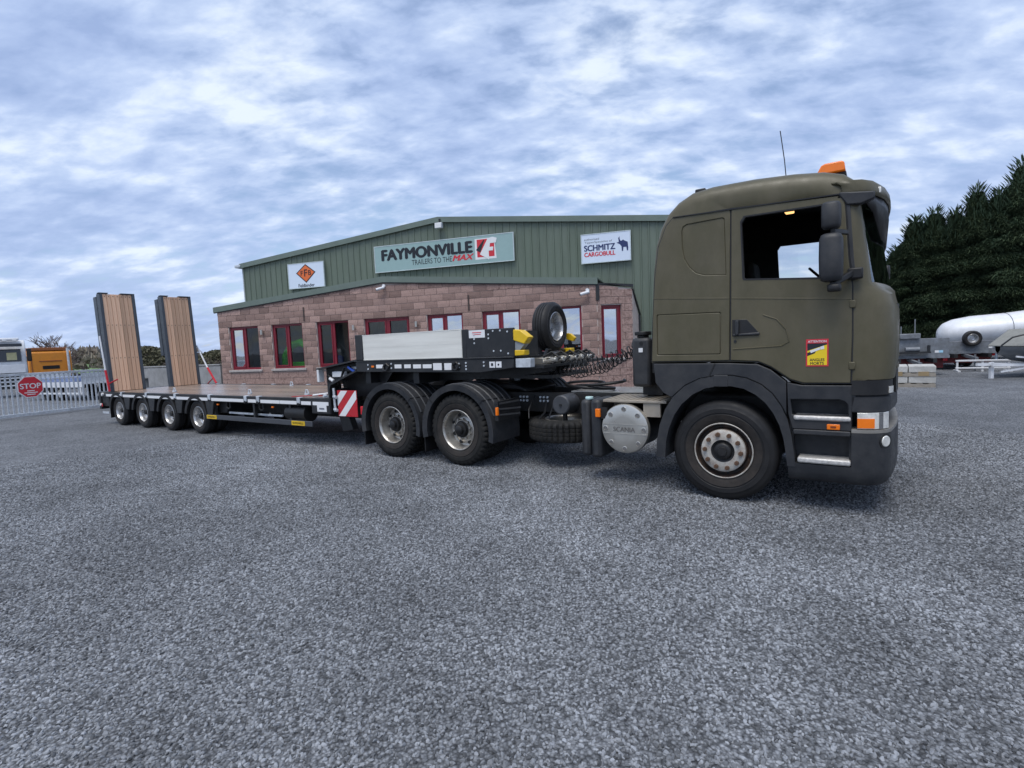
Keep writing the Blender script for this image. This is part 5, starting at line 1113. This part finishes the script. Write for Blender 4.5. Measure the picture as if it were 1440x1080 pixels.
def plant_trailer(loc,rz,label,spare,w=2.2,hb=.6):
    P=thing('plant_trailer',label,'trailer',loc,rz)
    MB().box(-w/2,w/2,.0,.06,.68,.68+hb).build('headboard',WGALV,P,bevel=.01); MB().box(-w/2,w/2,.06,4.0,.64,.70).build('bed',WGALV,P); MB().box(-w/2,w/2,-.03,.06,.60,.69).build('front_rail',WGALV,P)
    for x in (-w/2+.02,w/2-.02): MB().box(x-.02,x+.02,.06,4.0,.70,.95).build('side_board',WGALV,P)
    for x in (-.5,.5): MB().box(x-.05,x+.05,-.6,4.0,.48,.62).build('frame',STEELBLK,P)
    MB().box(-w/2+.1,w/2-.1,.2,.3,.25,.6).build('front_panel',mat('dark_red_panel',(.12,.01,.01),.6),P); MB().bar((0,-.9,.45),(0,.2,.55),.1,.1).build('drawbar',WGALV,P); MB().cyl((0,-.75,0),(0,-.75,.6),.03).build('jockey_stand',WGALV,P)
    wheels_simple(P,[(-w/2+.05,2.0,1),(w/2-.05,2.0,-1),(-w/2+.05,2.7,1),(w/2-.05,2.7,-1)],.32,.2)
    for o in P.children:
        if o.name.startswith('wheel'): o.rotation_euler=(0,0,-pi/2 if o.location.x<0 else pi/2)
    if spare:
        s=obj('spare_wheel',M_RT,P); s.scale=(.72,.85,.72); s.location=(.15,-.20,1.16); obj('tyre',M_TT,s)
    else:
        MB().box(-.35,.25,-.12,0,1.28,1.46).build('control_box',WGALV,P,bevel=.02); MB().cyl((-.3,-.05,1.3),(-.3,-.05,1.72),.018).cyl((.1,-.05,1.3),(.1,-.05,1.95),.018).build('marker_post',WGALV,P)
        MB().box(-.5,.5,-.25,-.05,.78,.84).box(-.5,-.44,-.2,-.1,.84,1.05).box(.44,.5,-.2,-.1,.84,1.05).build('winch_tray',STEELBLK,P); MB().cyl((-.2,-.15,.92),(.2,-.15,.92),.08).build('winch',WGALV,P)
    for x,m in ((.75,LABELW),(.86,mat('pale_blue_label',(.35,.6,.75),.5))): MB().box(x-.06,x+.06,-.006,.0,.78,.86).build('label',m,P)
    for x in (-w/2+.08,w/2-.08): MB().box(x-.06,x+.06,.10,.14,.50,.58).build('tail_lamp',REDL,P)
plant_trailer((13.8,18.1,0),-.35,'galvanised plant trailer with control box and two upright posts on its headboard',False)
plant_trailer((17.0,19.6,0),-.35,'galvanised plant trailer with a spare wheel on its headboard',True,1.9,.38)
cf=thing('crash_frame','white tubular frame lying on the gravel before the spare wheel trailer','frame',(16.75,18.6,0),-.5)
for a in ((-.75,.75,.10,.15),(-.75,.75,.36,.42)): MB().box(a[0],a[1],-.05,.05,a[2],a[3]).build('rail',WHITE,cf,bevel=.01)
for x in (-.7,0,.7): MB().box(x-.03,x+.03,-.03,.03,.0,.42).build('upright',WHITE,cf)
for x in (-.7,.7): MB().box(x-.04,x+.04,-.3,.4,.0,.05).build('foot',WHITE,cf)
# white tapered tank trailer
def tank():
    P=thing('tank_trailer','long white tapered tank body with rounded end in front of the conifers','trailer',(20.5,25.2,0),-.42); P.scale=(1.1,1.1,1.1)
    rows=[]
    for x,zt_,zb,w in ((-.0,1.20,1.0,.1),(.06,1.42,.8,.45),(.2,1.60,.66,.65),(.5,1.75,.6,.8),(1.1,1.86,.6,.95),(2.2,1.92,.68,1.0),(4.0,2.12,.66,1.1),(6.5,2.42,.66,1.2),(9.0,2.6,.66,1.2),(9.6,2.3,.9,.8),(9.7,1.8,1.2,.2)):
        zc=(zt_+zb)/2; h=(zt_-zb)/2; rows.append([(x,w*cos(a),zc+h*sin(a)) for a in [2*pi*i/28 for i in range(28)]])
    mb=MB(); mb.grid(rows,closed=True); mb.add(rows[0],[tuple(range(28))]); mb.add(rows[-1],[tuple(range(27,-1,-1))]); mb.build('tank',WHITE,P,angle=60)
    MB().box(1.5,9.0,-.5,.5,.55,.75).build('frame',STEELBLK,P); wheels_simple(P,[(6,-1.1,1),(7.2,-1.1,1),(6,1.1,-1),(7.2,1.1,-1)],.5)
    MB().cyl((2,0,0),(2,0,.7),.05).build('leg',GALV,P)
    for x,zt_ in ((2.2,1.92),(4.0,2.12),(6.5,2.42)):
        w=1.0 if x<3 else 1.1 if x<5 else 1.2; zc=(zt_+.67)/2; h=(zt_-.67)/2; MB().tube([(x,(w+.004)*cos(a),zc+(h+.004)*sin(a)) for a in [2*pi*i/32 for i in range(33)]],.012,n=5).build('seam_band',WGALV,P)
    MB().cyl((5.2,0,2.2),(5.2,0,2.42),.25,n=20).build('hatch',GALV,P)
tank()
def boat():
    P=thing('boat','small grey hulled motor boat with canopy standing on a road trailer','boat',(16.95,16.4,0),.1)
    sec=[]
    for x,w,zk,zs in ((-1.9,.08,.75,.98),(-1.5,.45,.55,.95),(-.8,.75,.42,.92),(.2,.9,.36,.88),(1.6,.92,.36,.86),(2.4,.9,.38,.86)):
        sec.append([(x,-w,zs),(x,-w*.85,(zk+zs)/2),(x,0,zk),(x,w*.85,(zk+zs)/2),(x,w,zs)])
    mb=MB(); mb.grid(sec); mb.add([p for s in sec for p in (s[0],s[4])],[(2*i,2*i+1,2*i+3,2*i+2) for i in range(5)]); mb.add(sec[-1],[(0,1,2,3,4)]); mb.build('hull',mat('grey_hull',(.12,.13,.14),.4),P,angle=50)
    MB().box(-1.2,2.3,-.8,.8,.88,1.02).build('deck',WHITE,P,bevel=.03); MB().prism([(-1.55,.96),(-.75,1.48),(1.8,1.5),(2.2,1.0)],-.72,.72).build('canopy',mat('grey_canvas',(.22,.22,.2),.85),P,bevel=.06)
    for k in range(3): MB().box(-.2+k*.35,.05+k*.35,-.81,-.795,.91,.985).build('porthole',BLACKP,P)
    MB().tube([(-1.9,-.1,1.0),(-1.75,-.3,1.25),(-1.3,-.6,1.4)],.025).build('pulpit_rail',STEELBLK,P)
    fr=MB(); fr.bar((-2.6,0,.45),(-1.0,0,.4),.08,.08); fr.bar((-2.2,-.1,.42),(1.9,-.8,.30),.06,.08); fr.bar((-2.2,.1,.42),(1.9,.8,.30),.06,.08); fr.bar((-1.9,-.1,.2),(.9,-.85,.62),.05,.05); fr.bar((-1.6,-.3,.66),(1.2,-.85,.25),.05,.05); fr.box(-2.15,-2.05,-.04,.04,0,.5); fr.build('trailer_frame',WHITE,P); wheels_simple(P,[(1.0,-1.0,1),(1.0,1.0,-1)],.3,.2)
boat()
# ------------------------------------------------------------------ trees
def conifer_mesh(seed, H, Rb):
    rn=random.Random(seed); mb=MB(); vs=[]; fs=[]
    def spray(c,out,L,wd,droop):
        s=out.cross(Vector((0,0,1))).normalized(); b=len(vs); tip=c+out*L+Vector((0,0,-droop*L)); mid=c+out*L*.5+Vector((0,0,.06*L))
        vs.extend([tuple(c),tuple(mid+s*wd),tuple(tip),tuple(mid-s*wd)]); fs.append((b,b+1,b+2)); fs.append((b,b+2,b+3))
    n=70000
    for i in range(n):
        u=rn.random()**1.15; z=.3+u*(H-.3); env=Rb*((1-u)**.72)*(.78+.20*sin(z*3.1+seed)+.14*sin(z*7.3+seed*2)+.12*rn.random()) if u<.995 else .05
        a=rn.random()*2*pi; lob=1+.16*sin(a*5+z*1.7+seed)+.10*sin(a*9-z*2.1); rr=env*lob*(1-.55*rn.random()**2.2); c=Vector((rr*cos(a),rr*sin(a),z)); o=Vector((cos(a+rn.uniform(-.7,.7)),sin(a+rn.uniform(-.7,.7)),rn.uniform(.0,.9))).normalized()
        spray(c,o,rn.uniform(.12,.36),rn.uniform(.009,.022),rn.uniform(.0,.7))
    for i in range(320):
        a=rn.random()*2*pi; z=H*rn.uniform(.78,1.04); r=Rb*max(0,1-z/(H*1.04))**.5*rn.uniform(.3,.9); spray(Vector((r*cos(a),r*sin(a),z-.1)),Vector((.6*cos(a),.6*sin(a),1)).normalized(),rn.uniform(.3,.7),.03,.1)
    mb.add(vs,fs); c=mb.mesh('crown',CONIFER,180,fix=False)
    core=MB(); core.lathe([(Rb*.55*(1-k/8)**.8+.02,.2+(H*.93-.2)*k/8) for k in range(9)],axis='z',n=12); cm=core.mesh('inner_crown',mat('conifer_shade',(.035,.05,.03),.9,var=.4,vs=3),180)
    return c,cm
CM=[conifer_mesh(3,9.0,2.3),conifer_mesh(11,9.0,2.0),conifer_mesh(29,9.0,2.55)]
TM=MB().cyl((0,0,0),(0,0,8.3),.16,.03,n=8).mesh('trunk',BARK)
cx=[(23.9+i*.62,32.6-i*.68,min(1.3,.74+.052*i+(.03 if i%3==1 else 0))) for i in range(21)]
names_=['at the end of the row beside the truck cab']
for i,(x,y,s) in enumerate(cx):
    t=thing('conifer_tree','dense dark green conifer in the tall hedge row behind the parked trailers','tree',(x,y,0),random.uniform(0,6.28),'conifers of the tall hedge row'); t.scale=(random.uniform(.9,1.1),random.uniform(.9,1.1),s*random.uniform(.88,1.07))
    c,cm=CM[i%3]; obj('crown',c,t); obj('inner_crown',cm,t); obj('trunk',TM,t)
def bare_tree(seed,H,spread,m=TWIG,n0=6,lv=5):
    rn=random.Random(seed); mb=MB()
    def br(p,d,L,r,k):
        q=p+d*L; mb.cyl(p,q,r,r*.7,n=4,cap=False)
        if k==0: return
        for i in range(rn.choice((2,3,3))):
            e=(d+Vector((rn.uniform(-1,1),rn.uniform(-1,1),rn.uniform(-.25,.6)))*.6).normalized(); br(p+d*L*rn.uniform(.55,1),e,L*rn.uniform(.6,.85),max(.011,r*.6),k-1)
    for i in range(n0):
        a=rn.random()*6.28; br(Vector((.15*cos(a),.15*sin(a),0)),Vector((spread*cos(a),spread*sin(a),1)).normalized(),H*.32,.08,lv)
    return mb.mesh('branches',m,180,fix=False)
BT=[bare_tree(5,3.6,.5),bare_tree(9,3.0,.7),bare_tree(21,2.4,.8)]
def leafy_mesh(seed,R,H,n,m):
    rn=random.Random(seed); vs=[]; fs=[]
    for i in range(n):
        a=rn.random()*2*pi; u=rn.uniform(-.2,1); k=sqrt(max(0,1-u*u))*(.75+.35*rn.random()); c=Vector((R*k*cos(a),R*k*sin(a),H*.45+H*.55*u)); s=Vector((rn.uniform(-1,1),rn.uniform(-1,1),rn.uniform(-1,1))).normalized()*.09; t=Vector((rn.uniform(-1,1),rn.uniform(-1,1),rn.uniform(-1,1))).normalized()*.14
        b=len(vs); vs+= [tuple(c-s),tuple(c+t),tuple(c+s)]; fs.append((b,b+1,b+2))
    return MB().add(vs,fs).mesh('foliage',m,180,fix=False)
LF=leafy_mesh(2,1.5,2.4,5000,SHRUB)
spots=[(-34.0,38.5,1.2,0),(-36.8,41,1.15,1),(-31.5,40,.85,2),(-41,44,1.0,0),(-26.2,37.5,.95,1),(-18.2,31.0,.8,1),(-16.6,30.2,.75,2),(-29.5,43,.8,0)]
desc=['leafless tree standing beyond the white lorry','leafless tree behind the white lorry roof','small leafless tree beyond the orange lorry','leafless tree at the far field edge','leafless bush rising between the two ramps','leafless bush behind the concrete wall by the office','low leafless bush behind the concrete wall by the office corner','leafless tree between orange lorry and ramp']
for (x,y,s,k),dsc in zip(spots,desc):
    t=thing('bare_tree',dsc,'tree',(x,y,0),random.uniform(0,6),'leafless trees and bushes beyond the yard'); t.scale=(s*1.2,s*1.2,s*.95); obj('branches',BT[k],t); MB().cyl((0,0,-.05),(0,0,1.0),.09,.06,n=7).build('trunk',BARK,t)
for x,y,s,dsc in ((-24.2,35.0,1.05,'dark rounded evergreen bush behind the wall between the ramps'),(-17.6,31.5,.85,'brown rounded bush behind the concrete wall beside the office')):
    t=thing('bush',dsc,'bush',(x,y,0),0); t.scale=(s,s,s); obj('foliage',LF,t); MB().cyl((0,0,0),(0,0,1),.08,.05,n=7).build('stem',BARK,t)
def hedge():
    rn=random.Random(4); vs=[]; fs=[]
    for i in range(16000):
        x=rn.uniform(-150,-22); base=62+abs(x+60)*.12; y=base+rn.uniform(-1.5,1.5); top=1.5+.6*sin(x*.23)+.5*sin(x*.61+1)+.4*sin(x*1.7); z=.8+rn.random()**.8*max(.5,top)*.85; s=rn.uniform(.15,.45); a=rn.random()*3.14
        b=len(vs); vs+=[(x-s*cos(a),y-s*sin(a),z),(x+s*cos(a),y+s*sin(a),z+rn.uniform(-.1,.1)),(x+rn.uniform(-.2,.2),y,z+s*1.6)]; fs.append((b,b+1,b+2))
    o=MB().add(vs,fs).build('far_hedgerow',HEDGE,fix=False,angle=180); tag(o,'distant brown leafless hedgerow along the green field','hedge',kind='stuff')
hedge()
